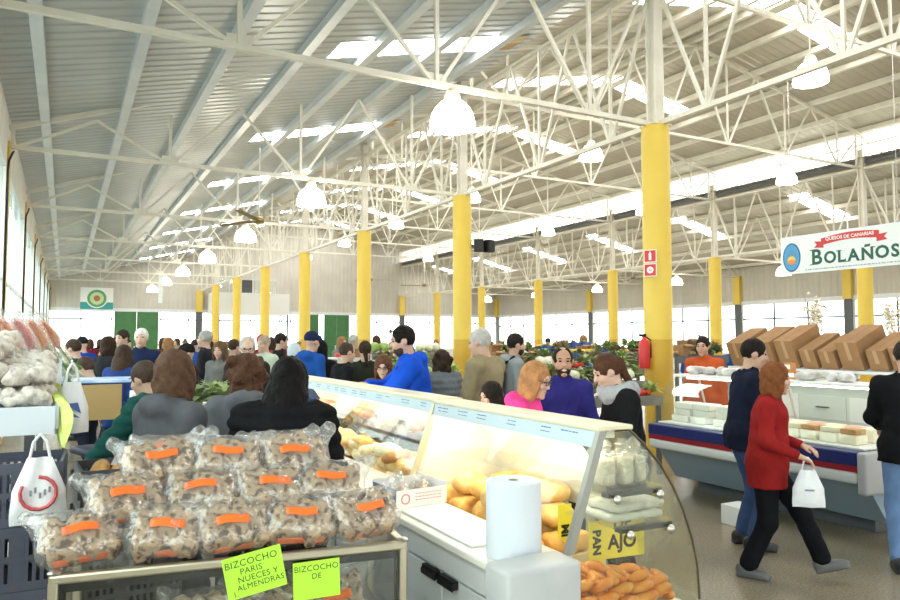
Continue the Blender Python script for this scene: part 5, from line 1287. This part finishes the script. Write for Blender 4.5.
# cheeses
CH_C = [mat('cheese_pale', (0.86,0.78,0.55), 0.5, 0, (0.90,0.84,0.66), 8), mat('cheese_rind', (0.50,0.26,0.10), 0.6, 0, (0.62,0.36,0.16), 10), mat('cheese_pink', (0.80,0.38,0.34), 0.5, 0, (0.86,0.55,0.48), 10), mat('cheese_white', (0.86,0.84,0.76), 0.5)]
def cheese(label, c, d, m, group, wedge=False):
    if wedge:
        b = MB(); b.prism([(-d[0]/2,-d[1]/2),(d[0]/2,-d[1]/2),(d[0]/2,d[1]/2)],0,d[2],'z'); o = b.build('cheese', m, None, loc=(c[0],c[1],c[2]))
    else:
        b = MB(); b.rbox((0,0,d[2]/2),d,0.012); o = b.build('cheese', m, None, True, 40, loc=c, rot=(0,0,rb.uniform(-.08,.08)))
    tag(o, label, 'cheese', group)
for i, (y, h) in enumerate(((6.05,0.06),(5.78,0.08),(5.45,0.06))):
    for k_ in range(3): cheese(['bottom','middle','top'][k_]+' white cheese block of the '+['leftmost','second','third'][i]+' stack in the cheese counter', (6.28+0.03*(k_ % 2),y-0.02*k_,0.791+k_*0.074), (0.22,0.24,0.07), CH_C[3], 'white cheese blocks')
for i in range(6):
    y = 4.98-0.19*i
    cheese(['leftmost','second','third','fourth','fifth','rightmost'][i]+' '+'pale yellow cheese block'+' lying in the front row of the cheese counter', (6.22,y,0.791), (0.18,0.165,0.085), CH_C[0], 'front row of cheeses')
    cheese(['leftmost','second','third','fourth','fifth','rightmost'][i]+' '+'upper cheese piece'+' on top in the front row of the cheese counter', (6.22,y,0.877), (0.17,0.15,0.05), CH_C[1 if i % 2 else 0], 'front row of cheeses, upper')
    cheese(['leftmost','second','third','fourth','fifth','rightmost'][i]+' '+'tall wrapped cheese block'+' in the back row of the cheese counter', (6.50,y,0.791), (0.20,0.165,0.12), CH_C[2 if i % 2 == 0 else 0], 'back row of the cheese counter')
for i in range(2): cheese(['left','right'][i]+' plain cheese block behind the white stacks in the cheese counter', (6.56,5.9-0.35*i,0.791), (0.2,0.22,0.11), CH_C[0], 'small cheese blocks at the back')
# goods on the top shelf: plastic bundles and small boxes
BUN = sdf_mesh('plastic_bundle', [('e',(0.10*math.cos(a*1.9),0.07*math.sin(a*2.3),0.045+0.012*math.sin(a)),(0.075,0.06,0.045),None) for a in range(7)],0.014,0.02,noise=(0.008,45,3))
for i, (y, m_) in enumerate(((6.05,0),(5.80,1),(5.50,0),(4.62,1),(4.28,0))):
    tag(obj('plastic_bundle', BUN, mat('bundle_grey' if m_ else 'bundle_white', (0.62,0.60,0.58) if m_ else (0.80,0.80,0.78), 0.4, 0, (0.45,0.42,0.40), 12), None, (6.46,y,1.321), (0,0,i), (0.9,0.9,0.95)), ['white plastic bundle at the far left on the cheese counter top', 'grey plastic bundle second from the left on the cheese counter top', 'white plastic bundle left of the vendor on the cheese counter top', 'grey plastic bundle beside the small orange boxes', 'white plastic bundle at the right on the cheese counter top'][i], 'bundle')
for i, (y, z) in enumerate(((4.90,1.321),(4.80,1.321),(4.85,1.402),(5.28,1.321))):
    t_ = thing('small_carton', ['small orange and white carton on the cheese counter top, lower left', 'small orange and white carton on the cheese counter top, lower right', 'small orange and white carton on top of two others', 'orange carton standing alone on the cheese counter top'][i], 'carton', (6.48,y,z), R(4*i), 'small cartons on the cheese counter')
    h = 0.08 if i < 3 else 0.17
    b = MB(); b.rbox((0,0,h/2),(0.09,0.09,h),0.004); b.build('carton', mat('carton_orange', (0.55,0.22,0.05), 0.5), t_)
    b = MB(); b.bbox((-0.0465,-0.032,h*0.25),(-0.0455,0.032,h*0.8)); b.build('white_label', M['white_paint'], t_)
# back cabinet with drawers, table with leaning boxes
t = thing('back_cabinet', 'pale green white drawer cabinet behind the cheese counter', 'cabinet', (0,0,0))
BC = mat('cabinet_pale', (0.66,0.71,0.66), 0.45)
b = MB(); b.bbox((7.80,3.9,0.0),(8.15,6.9,1.16)); b.build('body', BC, t)
b = MB(); b.rbox((7.965,5.4,1.175),(0.40,3.04,0.03),0.006); b.build('top', M['white_paint'], t)
for i in range(5):
    for j in range(3):
        b = MB(); b.rbox((7.793,4.2+0.6*i,0.93-0.3*j),(0.014,0.56,0.27),0.004); d = b.build('drawer', M['white_paint'] if i % 2 else BC, t)
        b = MB(); b.bbox((7.765,4.12+0.6*i,0.93-0.3*j),(7.786,4.28+0.6*i,0.945-0.3*j)); b.build('handle', M['dark_frame'], d)
t = thing('storage_table', 'long grey table holding the leaning cardboard boxes', 'table', (0,0,0))
b = MB(); b.rbox((8.75,5.5,1.325),(0.9,3.4,0.04),0.008); b.build('table_top', M['grey_steel'], t)
for x in (8.36, 9.14):
    for y in (3.86, 7.14): b = MB(); b.bbox((x-0.03,y-0.03,0),(x+0.03,y+0.03,1.305)); b.build('leg', M['grey_steel'], t)
b = MB(); b.prism([(8.42,1.346),(8.9,1.346),(8.9,1.555)],4.25,7.2,'y'); b.build('sloped_rack', M['grey_steel'], t)
BXS = [(7.05,0.30,0.40,-16),(6.62,0.34,0.42,-14),(6.26,0.30,0.44,-12),(5.96,0.24,0.30,-16),(5.70,0.24,0.28,-14),(5.40,0.30,0.42,-12),(5.08,0.24,0.30,-14),(4.80,0.26,0.34,-16),(4.48,0.32,0.44,-14)]
for i, (y, w, h, tl) in enumerate(BXS):
    h *= 0.86
    t_ = thing('cardboard_box', ORD[8-i]+' cardboard box leaning in the row behind the cheese counter', 'box', (8.66,y,1.348), 0, 'leaning cardboard boxes'); t_.rotation_euler = (0,R(-24),R(-4))
    up = 0.27*math.sin(R(24))+0.004
    t_.location.z += up
    b = MB(); b.bbox((-0.27,-w/2+0.01,0),(0.27,w/2-0.01,h-0.006)); b.build('carton', M['card'], t_)
    for s_ in (-1, 1):
        b = MB(); b.bbox((-0.27,s_*0.002 if s_ > 0 else -w/2+0.01,h-0.005),(0.27,w/2-0.01 if s_ > 0 else -0.002,h)); b.build('flap', M['card'], t_)
    b = MB(); b.bbox((-0.28 if False else -0.272,-0.025,h*0.35),(-0.2705,0.025,h)); b.build('tape', mat('packing_tape', (0.50,0.33,0.18), 0.3), t_)
# white blossom branches behind the boxes
WH = mat('blossom', (0.80,0.74,0.62), 0.7); TW_ = mat('twig', (0.45,0.38,0.26), 0.7)
for q, (px, py, n, h) in enumerate(((9.25,6.55,9,0.75),(9.3,5.35,14,0.62))):
    t_ = thing('dried_flowers', ['tall dried white blossom branch behind the cardboard boxes, left', 'bushy dried white blossom bunch behind the cardboard boxes, right'][q], 'flowers', (px,py,1.346))
    b = MB(); b.lathe([(0,0),(0.06,0),(0.075,0.08),(0.06,0.2),(0.065,0.22)],14); b.build('vase', M['white_plastic'], t_, True, 50)
    rq = random.Random(q+2); tw = MB(); bl = MB()
    for i in range(n):
        a = rq.uniform(0,6.28); sp_ = rq.uniform(0.05,0.30 if q else 0.16); L = h*rq.uniform(0.75,1.1)
        e = Vector((sp_*math.cos(a),sp_*math.sin(a),0.2+L)); tw.tube([(0,0,0.15),e*0.5+Vector((0,0,0.1)),e],0.004,5)
        for k_ in range(16):
            p = e*rq.uniform(0.6,1.0)+Vector((rq.uniform(-.05,.05),rq.uniform(-.05,.05),rq.uniform(-.05,.05)+0.03)); s2 = rq.uniform(0.016,0.034)
            bl.add([p+Vector(v)*s2 for v in ((1,0,0),(-1,0,0),(0,1,0),(0,-1,0),(0,0,1),(0,0,-1))],[(0,2,4),(2,1,4),(1,3,4),(3,0,4),(2,0,5),(1,2,5),(3,1,5),(0,3,5)])
    tw.build('twigs', TW_, t_); bl.build('blossoms', WH, t_)
# cardboard and white boxes on the floor
tag(MB().rbox((5.60,4.72,0.09),(0.24,0.3,0.18),0.006).build('floor_box', M['white_paint']), 'white box on the floor at the foot of the cheese counter', 'box')
tag(MB().rbox((6.10,3.40,0.09),(0.25,0.22,0.18),0.004).build('floor_box', mat('reddish_card', (0.50,0.22,0.10), 0.8)), 'small brown box on the floor behind the blue jeans', 'box')
# banner
bx, by0, by1, bz0, bz1 = RA-0.02, 3.3, 5.88, 2.51, 2.965
t = thing('cheese_banner', 'white hanging banner lettered BOLAÑOS over the cheese counter', 'banner', (bx,by1,bz0))
t.rotation_euler = (R(90),0,R(-90))     # local x runs towards the camera, y up, z faces the aisle
BLn = by1-by0; BHt = bz1-bz0
b = MB(); b.box((BLn/2,BHt/2,-0.01),(BLn,BHt,0.018)); b.build('board', mat('banner_white', (0.80,0.82,0.82), 0.5), t)
GRN = mat('banner_green', (0.015,0.10,0.055), 0.5); RIB = mat('ribbon_red', (0.62,0.045,0.04), 0.5)
xc = 0.42; sf = MB()
for ch, sz in (('B',0.25),('O',0.188),('L',0.188),('A',0.188),('Ñ',0.188),('O',0.188),('S',0.188)):
    me_ = text_mesh(ch, sz, 0.001, 0.006, 'LEFT'); xs_ = [v.co.x for v in me_.vertices]; ys_ = [v.co.y for v in me_.vertices]
    lo_, wd_, y0_ = min(xs_), max(xs_)-min(xs_), min(ys_)
    obj('lettering', me_, GRN, t, (xc-lo_,0.085-y0_,0.001))
    if ch == 'B': sf.box((xc-0.005,0.09,0.001),(0.05,0.010,0.002)); sf.box((xc-0.005,0.085+sz*0.70,0.001),(0.05,0.010,0.002))
    if ch == 'L': sf.box((xc+0.01,0.085+sz*0.71,0.001),(0.06,0.009,0.002)); sf.box((xc+wd_,0.105,0.001),(0.009,0.04,0.002))
    if ch == 'A': sf.box((xc,0.088,0.001),(0.055,0.009,0.002)); sf.box((xc+wd_,0.088,0.001),(0.055,0.009,0.002))
    if ch == 'Ñ': sf.box((xc,0.088,0.001),(0.05,0.009,0.002)); sf.box((xc+wd_,0.085+sz*0.71,0.001),(0.05,0.009,0.002))
    xc += wd_+0.022
sf.build('serif', GRN, t)
rbn = MB(); nseg = 16; vs = []; fs = []
for i in range(nseg+1):
    u = i/nseg; x = 0.54+u*0.68; y = 0.345+0.03*math.sin(math.pi*u)+0.01*u
    vs += [(x,y-0.04,0.002),(x,y+0.04,0.002)]
fs = [(2*i,2*i+2,2*i+3,2*i+1) for i in range(nseg)]; rbn.add(vs, fs)
for x0, s_ in ((0.54,-1),(1.22,1)):
    rbn.add([(x0-s_*0.03,0.275,0.0015),(x0+s_*0.09,0.285,0.0015),(x0+s_*0.055,0.32,0.0015),(x0+s_*0.09,0.36,0.0015),(x0-s_*0.03,0.35,0.0015)],[(0,1,2,3,4)])
rbn.build('ribbon', RIB, t)
obj('ribbon_lettering', text_mesh('QUESOS DE CANARIAS', 0.055, 0.0006, 0.001, 'CENTER', 1.0), M['white_paint'], t, (0.88,0.372,0.0035))
s = MB(); x = 0.33; rr_ = random.Random(8)
while x < 1.45: l = rr_.uniform(0.012,0.05); s.box((x+l/2,0.035,0.001),(l,0.012,0.002)); x += l+0.012
s.build('small_print', mat('banner_grey_print', (0.35,0.38,0.37), 0.6), t)
def oval(name, rx, ry, z, m, yc=0.2, a0=0, a1=360):
    b_ = MB(); n = 28; pts = [(0.15+rx*math.cos(R(a0+(a1-a0)*i/n)),yc+ry*math.sin(R(a0+(a1-a0)*i/n)),z) for i in range(n)]; b_.add(pts,[tuple(range(n))]); b_.build(name, m, t)
oval('emblem_rim', 0.12, 0.175, 0.001, mat('emblem_navy', (0.03,0.10,0.22), 0.5)); oval('emblem_field', 0.105, 0.157, 0.002, mat('emblem_blue', (0.06,0.33,0.62), 0.5)); oval('emblem_inner', 0.07, 0.10, 0.003, mat('emblem_teal', (0.10,0.28,0.45), 0.5)); oval('emblem_sun', 0.055, 0.05, 0.004, mat('emblem_gold', (0.85,0.55,0.10), 0.5), 0.165); oval('emblem_field_low', 0.06, 0.03, 0.005, mat('emblem_orange', (0.75,0.25,0.08), 0.5), 0.145)
for xx in (0.15, BLn*0.55, BLn-0.15):
    b = MB(); b.tube([(xx,BHt,-0.01),(xx,ZC-0.05-bz0,-0.01)],0.004,5); b.build('hanging_wire', M['steel'], t)

# fire signs, extinguisher, loudspeakers
def col_sign(label, y, z, shape):
    t_ = thing('fire_sign', label, 'sign', (RA-0.235,Y0-0.10,z)); t_.rotation_euler = (R(90),0,R(-62))
    b_ = MB(); b_.box((0,0,0),(0.19,0.19,0.006)); b_.build('plate', M['white_paint'], t_)
    b_ = MB(); b_.box((0,0,0.0045),(0.165,0.165,0.002)); b_.build('red_field', M['red'], t_)
    b_ = MB()
    if shape == 0: b_.box((0,-0.01,0.0065),(0.04,0.10,0.002)); b_.box((0,0.05,0.0065),(0.02,0.03,0.002))
    else: b_.lathe([(0.02,0),(0.05,0),(0.05,0.002),(0.02,0.002)],20,c=(0,0,0.0056)); b_.lathe([(0,0),(0.012,0),(0.012,0.002),(0,0.002)],12,c=(0,0,0.0056))
    b_.build('white_symbol', M['white_paint'], t_)
col_sign('red fire extinguisher sign on the nearest column, upper of two', Y0, 2.94, 0); col_sign('red fire hose sign on the nearest column, lower of two', Y0, 2.735, 1)
t = thing('fire_extinguisher', 'red fire extinguisher hung on the nearest yellow column', 'extinguisher', (RA-0.30,Y0-0.02,1.30))
b = MB(); b.lathe([(0,0),(0.075,0),(0.08,0.02),(0.08,0.34),(0.06,0.40),(0.03,0.43),(0.03,0.46),(0,0.46)],18); b.build('cylinder', M['red'], t, True, 50)
b = MB(); b.bbox((-0.09,-0.015,0.46),(0.03,0.015,0.50)); b.build('valve_handle', M['black'], t)
b = MB(); b.tube([(0.03,0,0.46),(0.11,-0.03,0.40),(0.10,-0.03,0.15)],0.012,8); b.build('hose', M['black'], t, True, 60)
for i in range(2):
    t = thing('loudspeaker', ['black loudspeaker on the second column, left of the pair', 'black loudspeaker on the second column, right of the pair'][i], 'loudspeaker', (RA+0.36+0.26*i,Y0+6-0.12,3.68), R(-30+50*i), 'black loudspeakers on the column')
    b = MB(); b.rbox((0,0,0.14),(0.22,0.2,0.28),0.02); b.build('cabinet', M['black'], t, True, 40)
    b = MB(); b.box((0,-0.103,0.14),(0.19,0.006,0.25)); b.build('grille', mat('speaker_grille', (0.03,0.03,0.03), 0.7), t)
    b = MB(); b.tube([(0,0.06,0.14),(-0.15-0.1*i,0.08,0.14)],0.012,6); b.build('bracket', M['black'], t)
tag(MB().bbox((RA+0.2,Y0+5.95,3.80),(RA+0.62,Y0+5.985,3.84)).build('bracket_arm', M['black']), 'black bracket arm holding the loudspeakers on the column', 'bracket')

# hanging signs at the far left
t = thing('hanging_sign', 'white and teal square sign with a green oval crest by the green doors', 'sign', (1.55,YE-4.0,3.45)); t.rotation_euler = (R(90),0,0)
b = MB(); b.box((0,0.62,0),(1.7,1.24,0.03)); b.build('board', M['white_paint'], t)
b = MB(); b.box((0,0.2,0.017),(1.7,0.4,0.003)); b.build('teal_field', mat('sign_teal', (0.04,0.32,0.33), 0.5), t)
for nm, r0, m_ in (('crest_rim', 0.56, M['white_paint']), ('crest_ring', 0.50, mat('crest_green', (0.10,0.36,0.16), 0.5)), ('crest_field', 0.36, mat('crest_pale', (0.55,0.68,0.35), 0.5)), ('crest_center', 0.17, mat('crest_red', (0.42,0.16,0.08), 0.5))):
    b = MB(); b.lathe([(0,0),(r0,0),(r0,0.004),(0,0.004)],28,c=(0,0.62,0.02+0.006*('rim','ring','field','center').index(nm.split('_')[1]))); b.build(nm, m_, t)
for x in (-0.7, 0.7): b = MB(); b.tube([(x,1.24,0),(x,1.66,0)],0.008,5); b.build('hanging_wire', M['steel'], t)
# (hung from the truss chord in front of the end wall)
t = thing('paper_strip', 'white paper strip dangling in the left aisle near the lamps', 'paper', (2.8,Y0+18,3.42)); t.rotation_euler = (0,0,R(-28))
b = MB(); b.box((0,0,0),(0.14,0.004,0.95)); b.build('strip', M['white_paint'], t)
b = MB(); b.tube([(0,0,0.475),(0,0,1.49)],0.004,5); b.build('thread', M['white_paint'], t)

# ------------------------------------------------------------------ STALLS IN THE HALL
def ipos(px, D_):
    a = (px-450)/721.0; c_, s_ = math.cos(R(28.06)), math.sin(R(28.06))
    return Vector(((c_*a+s_)*D_, (-s_*a+c_)*D_, 0))
def leaf_bunch(seed, n=34, L=0.16, w=0.05, up=0.9):
    r = random.Random(seed); b_ = MB()
    for i in range(n):
        a = r.uniform(0,6.28); el = r.uniform(0.25,1.3)*up; l = L*r.uniform(0.7,1.2)
        d = Vector((math.cos(a)*math.cos(el),math.sin(a)*math.cos(el),math.sin(el))); s_ = Vector((-math.sin(a),math.cos(a),0)); 
        p0 = Vector((0,0,0.0)); p1 = d*l*0.55+Vector((0,0,0.01)); p2 = d*l-Vector((0,0,l*0.25))
        b_.add([p0-s_*w*0.2,p0+s_*w*0.2,p1+s_*w*0.6,p1-s_*w*0.6,p2],[(0,1,2,3),(3,2,4)])
    return b_.mesh('leaves')
LEAVES = [leaf_bunch(1), leaf_bunch(2,46,0.19,0.035), leaf_bunch(3,26,0.14,0.075)]
cab = MB()
CABB = sdf_mesh('head', [('e',(0,0,0.08),(0.09,0.09,0.08),None)],0.018,0.01,noise=(0.008,45,2))
GM = [mat('greens_mid', (0.22,0.29,0.10), 0.6, 0, (0.34,0.40,0.17), 9), mat('greens_light', (0.28,0.42,0.10), 0.6, 0, (0.42,0.54,0.18), 9), mat('greens_olive', (0.32,0.27,0.14), 0.6, 0, (0.42,0.35,0.20), 9), mat('greens_dark', (0.13,0.18,0.07), 0.6, 0, (0.20,0.25,0.11), 9)]
GOODS = dict(cauli=mat('cauliflower', (0.78,0.76,0.62), 0.7, 0, (0.70,0.68,0.50), 14), red=mat('tomato_red', (0.60,0.05,0.03), 0.35), yellow=mat('lemon_yellow', (0.85,0.65,0.06), 0.45), orange=ORM, brown=mat('potato_brown', (0.42,0.28,0.15), 0.8))
rs = random.Random(21)
def stall(desc, pA, pB, depth, ztop, tiers, items, dens=0.2, rise=0.14, base_col=None):
    d = (pB-pA); L = d.length; ang = math.atan2(d.y, d.x)
    t_ = thing('market_stall', desc+' market stall table', 'stall', pA, ang)
    Mx = Matrix.Translation(pA) @ Matrix.Rotation(ang,4,'Z')
    z0 = ztop-rise*(tiers-1)
    for k in range(tiers):
        y0 = depth*k/tiers; b_ = MB(); b_.bbox((0,y0,z0+rise*k-0.03),(L,y0+depth/tiers-0.005,z0+rise*k)); b_.build('shelf', base_col or mat('stall_wood', (0.20,0.19,0.16), 0.7, 0, (0.28,0.26,0.22), 5), t_)
        b_ = MB(); b_.bbox((0,y0-0.0,z0+rise*k-0.12),(L,y0+0.012,z0+rise*k-0.031)); b_.build('front_board', base_col or mat('stall_wood', (0.20,0.19,0.16), 0.7, 0, (0.28,0.26,0.22), 5), t_)
    for x in (0.04, L-0.04):
        for y in (0.05, depth-0.05):
            zt = z0-0.031 if y < depth/2 else z0+rise*(tiers-1)-0.031
            b_ = MB(); b_.bbox((x-0.025,y-0.025,0),(x+0.025,y+0.025,zt)); b_.build('leg', M['dark_frame'], t_)
    nx = max(1, int(L/dens))
    for k in range(tiers):
        for i in range(nx):
            kind = items[(i*len(items)//nx+k) % len(items)] if rs.random() < 0.75 else rs.choice(items)
            p = Mx @ Vector(((i+0.5)*L/nx+rs.uniform(-.03,.03), depth*(k+0.5)/tiers+rs.uniform(-.03,.03), z0+rise*k))
            rz = rs.uniform(0,6.28)
            w_ = ['first','second','third','fourth','fifth','sixth','seventh','eighth','ninth','tenth','eleventh','twelfth','thirteenth','fourteenth','fifteenth','sixteenth','seventeenth','eighteenth','nineteenth','twentieth'][min(i,19)]+' from left, '+(['front','middle','back'] if tiers == 3 else (['front','back'] if tiers == 2 else ['only']))[k]+' tier, '+desc+' stall'
            if kind[0] == 'g':
                mm = GM[int(kind[1])]; o = obj('greens_bunch', LEAVES[rs.randrange(3)], mm, None, p+Vector((0,0,0.03)), (0,0,rz), rs.uniform(0.95,1.4))
                if rs.random() < 0.6:
                    o2 = obj('greens_bunch', LEAVES[rs.randrange(3)], GM[rs.randrange(4)], None, p+Vector((0.03,0.05,0.12)), (0,0,rz+2), rs.uniform(0.8,1.1))
                    tag(o2, 'upper bunch of greens, '+w_, 'vegetable', 'greens on the %s stall' % desc)
                tag(o, '%s bunch of greens, %s' % (['mid green','light green','olive green','dark green'][int(kind[1])], w_), 'vegetable', 'greens on the %s stall' % desc)
            elif kind == 'cauli':
                t2 = thing('cauliflower', 'cauliflower, '+w_, 'vegetable', p, rz, 'cauliflowers on the %s stall' % desc)
                obj('curd', CABB, GOODS['cauli'], t2); obj('outer_leaves', LEAVES[2], GM[1], t2, (0,0,0.01))
            elif kind == 'cabbage':
                t2 = thing('cabbage', 'green cabbage, '+w_, 'vegetable', p, rz, 'cabbages on the %s stall' % desc)
                obj('head', CABB, GM[1], t2, None, None, 1.1); obj('outer_leaves', LEAVES[2], GM[0], t2, (0,0,0.01))
            elif kind == 'box':
                t2 = thing('cardboard_box', 'cardboard box, '+w_, 'box', p, rz*0.06, 'boxes on the %s stall' % desc)
                b_ = MB(); b_.bbox((-0.14,-0.1,0),(0.14,0.1,0.16)); b_.build('carton', M['card'], t2)
                b_ = MB(); b_.box((0,-0.13,0.17),(0.28,0.07,0.005),Matrix.Rotation(R(30),3,'X')); b_.build('flap', M['card'], t2)
            elif kind == 'blue':
                t2 = thing('blue_crate', 'blue crate, '+w_, 'crate', p, rz*0.06, 'blue crates on the %s stall' % desc)
                b_ = MB(); b_.bbox((-0.16,-0.11,0),(0.16,0.11,0.01)); 
                for s_ in (-1,1): b_.bbox((-0.16,s_*0.105-0.006,0.01),(0.16,s_*0.105+0.006,0.13)); b_.bbox((s_*0.155-0.006,-0.098,0.01),(s_*0.155+0.006,0.098,0.13))
                b_.build('crate_body', mat('blue_crate', (0.03,0.10,0.42), 0.45), t2)
                obj('contents', LEAVES[1], GM[rs.randrange(4)], t2, (0,0,0.08), None, 0.9)
            else:
                for q in range(4):
                    o = obj('produce', SPH, GOODS[kind], None, p+Vector((0.055*math.cos(q*1.57+0.7),0.055*math.sin(q*1.57+0.7),0.041)), (0,0,q), 0.041)
                    tag(o, '%s %s, %s' % (['far right','far left','near left','near right'][q], {'red':'tomato','yellow':'lemon','orange':'orange','brown':'potato'}[kind], w_), 'produce', '%s produce on the %s stall' % (kind, desc))
stall('tiered greens', ipos(545,8.6), ipos(662,9.3), 0.9, 1.34, 3, ['g0','g1','g2','cauli','g3','red','g0'], 0.145, 0.17)
stall('central tall greens', ipos(505,12.2), ipos(668,13.2), 1.0, 1.46, 3, ['g2','g3','box','g0','blue','g2','yellow','g0'], 0.17, 0.13)
stall('crate laden', ipos(676,11.8), ipos(728,12.2), 0.7, 1.55, 2, ['g2','brown','g3','box'], 0.16, 0.1, M['dark_frame'])
stall('far box', ipos(535,17), ipos(665,18.5), 0.8, 1.52, 2, ['box','orange','box','blue','yellow','red','g0'], 0.3, 0.12)
stall('flower and cabbage', ipos(388,11.5), ipos(462,12.2), 0.9, 1.50, 3, ['cauli','g1','cabbage','g1','yellow'], 0.16, 0.2)
stall('low fruit', ipos(405,9.3), ipos(452,9.6), 0.6, 1.20, 2, ['red','g1','orange','g2'], 0.16, 0.16)
stall('far left fruit', ipos(175,20), ipos(225,21), 0.8, 1.55, 2, ['brown','orange','g2','box'], 0.3, 0.1)
stall('white topped mid hall', ipos(338,12.5), ipos(372,12.8), 0.6, 1.40, 1, ['cauli','box','red'], 0.22, 0.1, M['white_paint'])
# paper wrapped greens by the cardboard table, foam boxes, chair at the left
t = thing('vendor_table', 'table fronted by a plain brown board by the left wall', 'table', (0,0,0))
b = MB(); b.rbox((0.42,8.35,1.30),(0.95,0.65,0.03),0.006); b.build('table_top', mat('blue_white_cloth', (0.62,0.72,0.84), 0.7, 0, (0.30,0.45,0.72), 5), t)
b = MB(); b.bbox((0.05,8.02,0.92),(0.52,8.04,1.27)); b.build('front_board', mat('plain_board', (0.42,0.28,0.11), 0.6), t)
for x in (0.0, 0.84):
    for y in (8.08, 8.62): b = MB(); b.bbox((x-0.02,y-0.02,0),(x+0.02,y+0.02,1.283)); b.build('leg', M['dark_frame'], t)
for i in range(8):
    t_ = thing('foam_box', ORD[7-i]+' to the floor white foam tray with red dot in the tall stack' if False else ['lowest', 'second lowest', 'third lowest', 'fourth lowest', 'fifth lowest', 'sixth lowest', 'seventh lowest', 'topmost'][i]+' white foam tray in the stack with red dots', 'foam tray', (0.66,7.35,0.52+0.1*i) if False else (0.72,7.3,0.445+0.1*i), R(-4), 'white foam trays')
    b = MB(); b.rbox((0,0,0.045),(0.36,0.5,0.088),0.01); b.build('tray', M['white_plastic'], t_)
    b = MB(); b.bbox((-0.02,-0.2535,0.05),(0.15,-0.2505,0.068)); b.build('slot', M['black'], t_)
    b = MB(); b.lathe([(0,0),(0.014,0),(0.014,0.003),(0,0.003)],12,mat4=Matrix.Rotation(R(90),3,'X'),c=(-0.07,-0.2505,0.058)); b.build('red_dot', M['red'], t_)
tag(MB().rbox((0.72,7.3,0.22),(0.42,0.55,0.44),0.01).build('stack_base', M['card']), 'cardboard carton under the white foam trays', 'box')
t = thing('office_chair', 'dark navy chair with low back in front of the brown board', 'chair', (0.30,6.6,0), R(20))
NAV = mat('navy_vinyl', (0.02,0.03,0.07), 0.5)
b = MB(); b.rbox((0,0,0.82),(0.40,0.38,0.06),0.025, seg=3); b.build('seat', NAV, t, True, 40)
b = MB(); b.rbox((-0.12,0.2,1.02),(0.10,0.04,0.22),0.015); b.build('backrest', NAV, t, True, 40)
b = MB(); b.tube([(0,0,0.79),(0,0,0.12)],0.025,10); b.build('post', M['dark_frame'], t)
for i in range(5):
    a = i*2*math.pi/5; b = MB(); b.tube([(0,0,0.13),(0.26*math.cos(a),0.26*math.sin(a),0.07)],0.018,6); lg = b.build('base_leg', M['dark_frame'], t)
    b = MB(); b.lathe([(0,0),(0.025,0.005),(0.03,0.025),(0.02,0.05),(0,0.052)],10,c=(0.26*math.cos(a),0.26*math.sin(a),0)); b.build('caster', M['black'], lg)
t = thing('greens_table', 'low table with white paper front beside the man with glasses', 'table', (0,0,0))
b = MB(); b.rbox((1.16,6.35,1.15),(0.62,0.8,0.03),0.006); b.build('table_top', M['white_paint'], t)
b = MB(); b.bbox((0.86,5.93,0.75),(1.46,5.945,1.13)); fp = b.build('paper_front', M['white_paint'], t)
b = MB(); b.lathe([(0,0),(0.035,0),(0.035,0.003),(0,0.003)],16,mat4=Matrix.Rotation(R(90),3,'X'),c=(1.05,5.929,1.02)); b.build('red_mark', M['red'], fp)
for x in (0.90,1.42):
    for y in (6.0,6.7): b = MB(); b.bbox((x-0.02,y-0.02,0),(x+0.02,y+0.02,1.133)); b.build('leg', M['dark_frame'], t)
for i in range(9):
    tag(obj('herb_bunch', LEAVES[i % 3], GM[0 if i % 3 else 3], None, (0.94+0.2*(i % 3),6.12+0.2*(i//3),1.20), (0,0,i), 1.3), ['left','middle','right'][i % 3]+' bunch of fresh herbs in the '+['front','middle','back'][i//3]+' row on the paper fronted table', 'vegetable', 'herb bunches on the paper fronted table')
# the white bag and the phone in hands
HM_, hc_, n0_, A_, wr_, sh_ = fr_red
bpy.context.view_layer.update()
pw = t_red.matrix_world @ (wr_[1]+Vector((0.0,0.07,-0.03)))
def deco_none(t_, w, h):
    b_ = MB(); b_.bbox((-0.03,-0.0335,-h*0.55),(0.03,-0.032,-h*0.5)); b_.build('print', mat('bag_print_grey', (0.25,0.25,0.32), 0.5), t_)
hanging_bag('white shopping bag held by the woman in red', pw.x, pw.y, pw.z-0.07, 0.21, 0.25, -40, deco_none)
pw = t_scarf.matrix_world @ (wr_[1]*0 + fr_scarf[4][1]+Vector((-0.03,0.10,0.03)))
tag(MB().rbox((0,0,0),(0.075,0.012,0.145),0.005).build('phone', mat('pink_case', (0.85,0.10,0.32), 0.4), None, True, 40, loc=pw, rot=(R(-35),0,R(60))), 'pink phone held by the woman with the grey scarf', 'phone')

t = thing('backpack', 'black backpack on the back of the man in the grey hoodie', 'backpack', (0,0,0))
bpy.context.view_layer.update()
t.matrix_world = t_grey.matrix_world
b = MB(); b.rbox((0,-0.235,1.20),(0.30,0.16,0.42),0.06, seg=3); b.build('sack', fabric((0.015,0.015,0.018)), t, True, 40)
b = MB(); b.rbox((0,-0.325,1.10),(0.22,0.05,0.18),0.02, seg=3); b.build('front_pocket', fabric((0.02,0.02,0.024)), t, True, 40)
for s_ in (-1, 1):
    b = MB(); b.tube([(s_*0.10,-0.17,1.38),(s_*0.12,-0.03,1.485),(s_*0.13,0.10,1.38),(s_*0.14,0.12,1.22),(s_*0.17,-0.05,1.05),(s_*0.12,-0.17,1.03)],0.016,8); b.build('shoulder_strap', fabric((0.015,0.015,0.018)), t, True, 60)
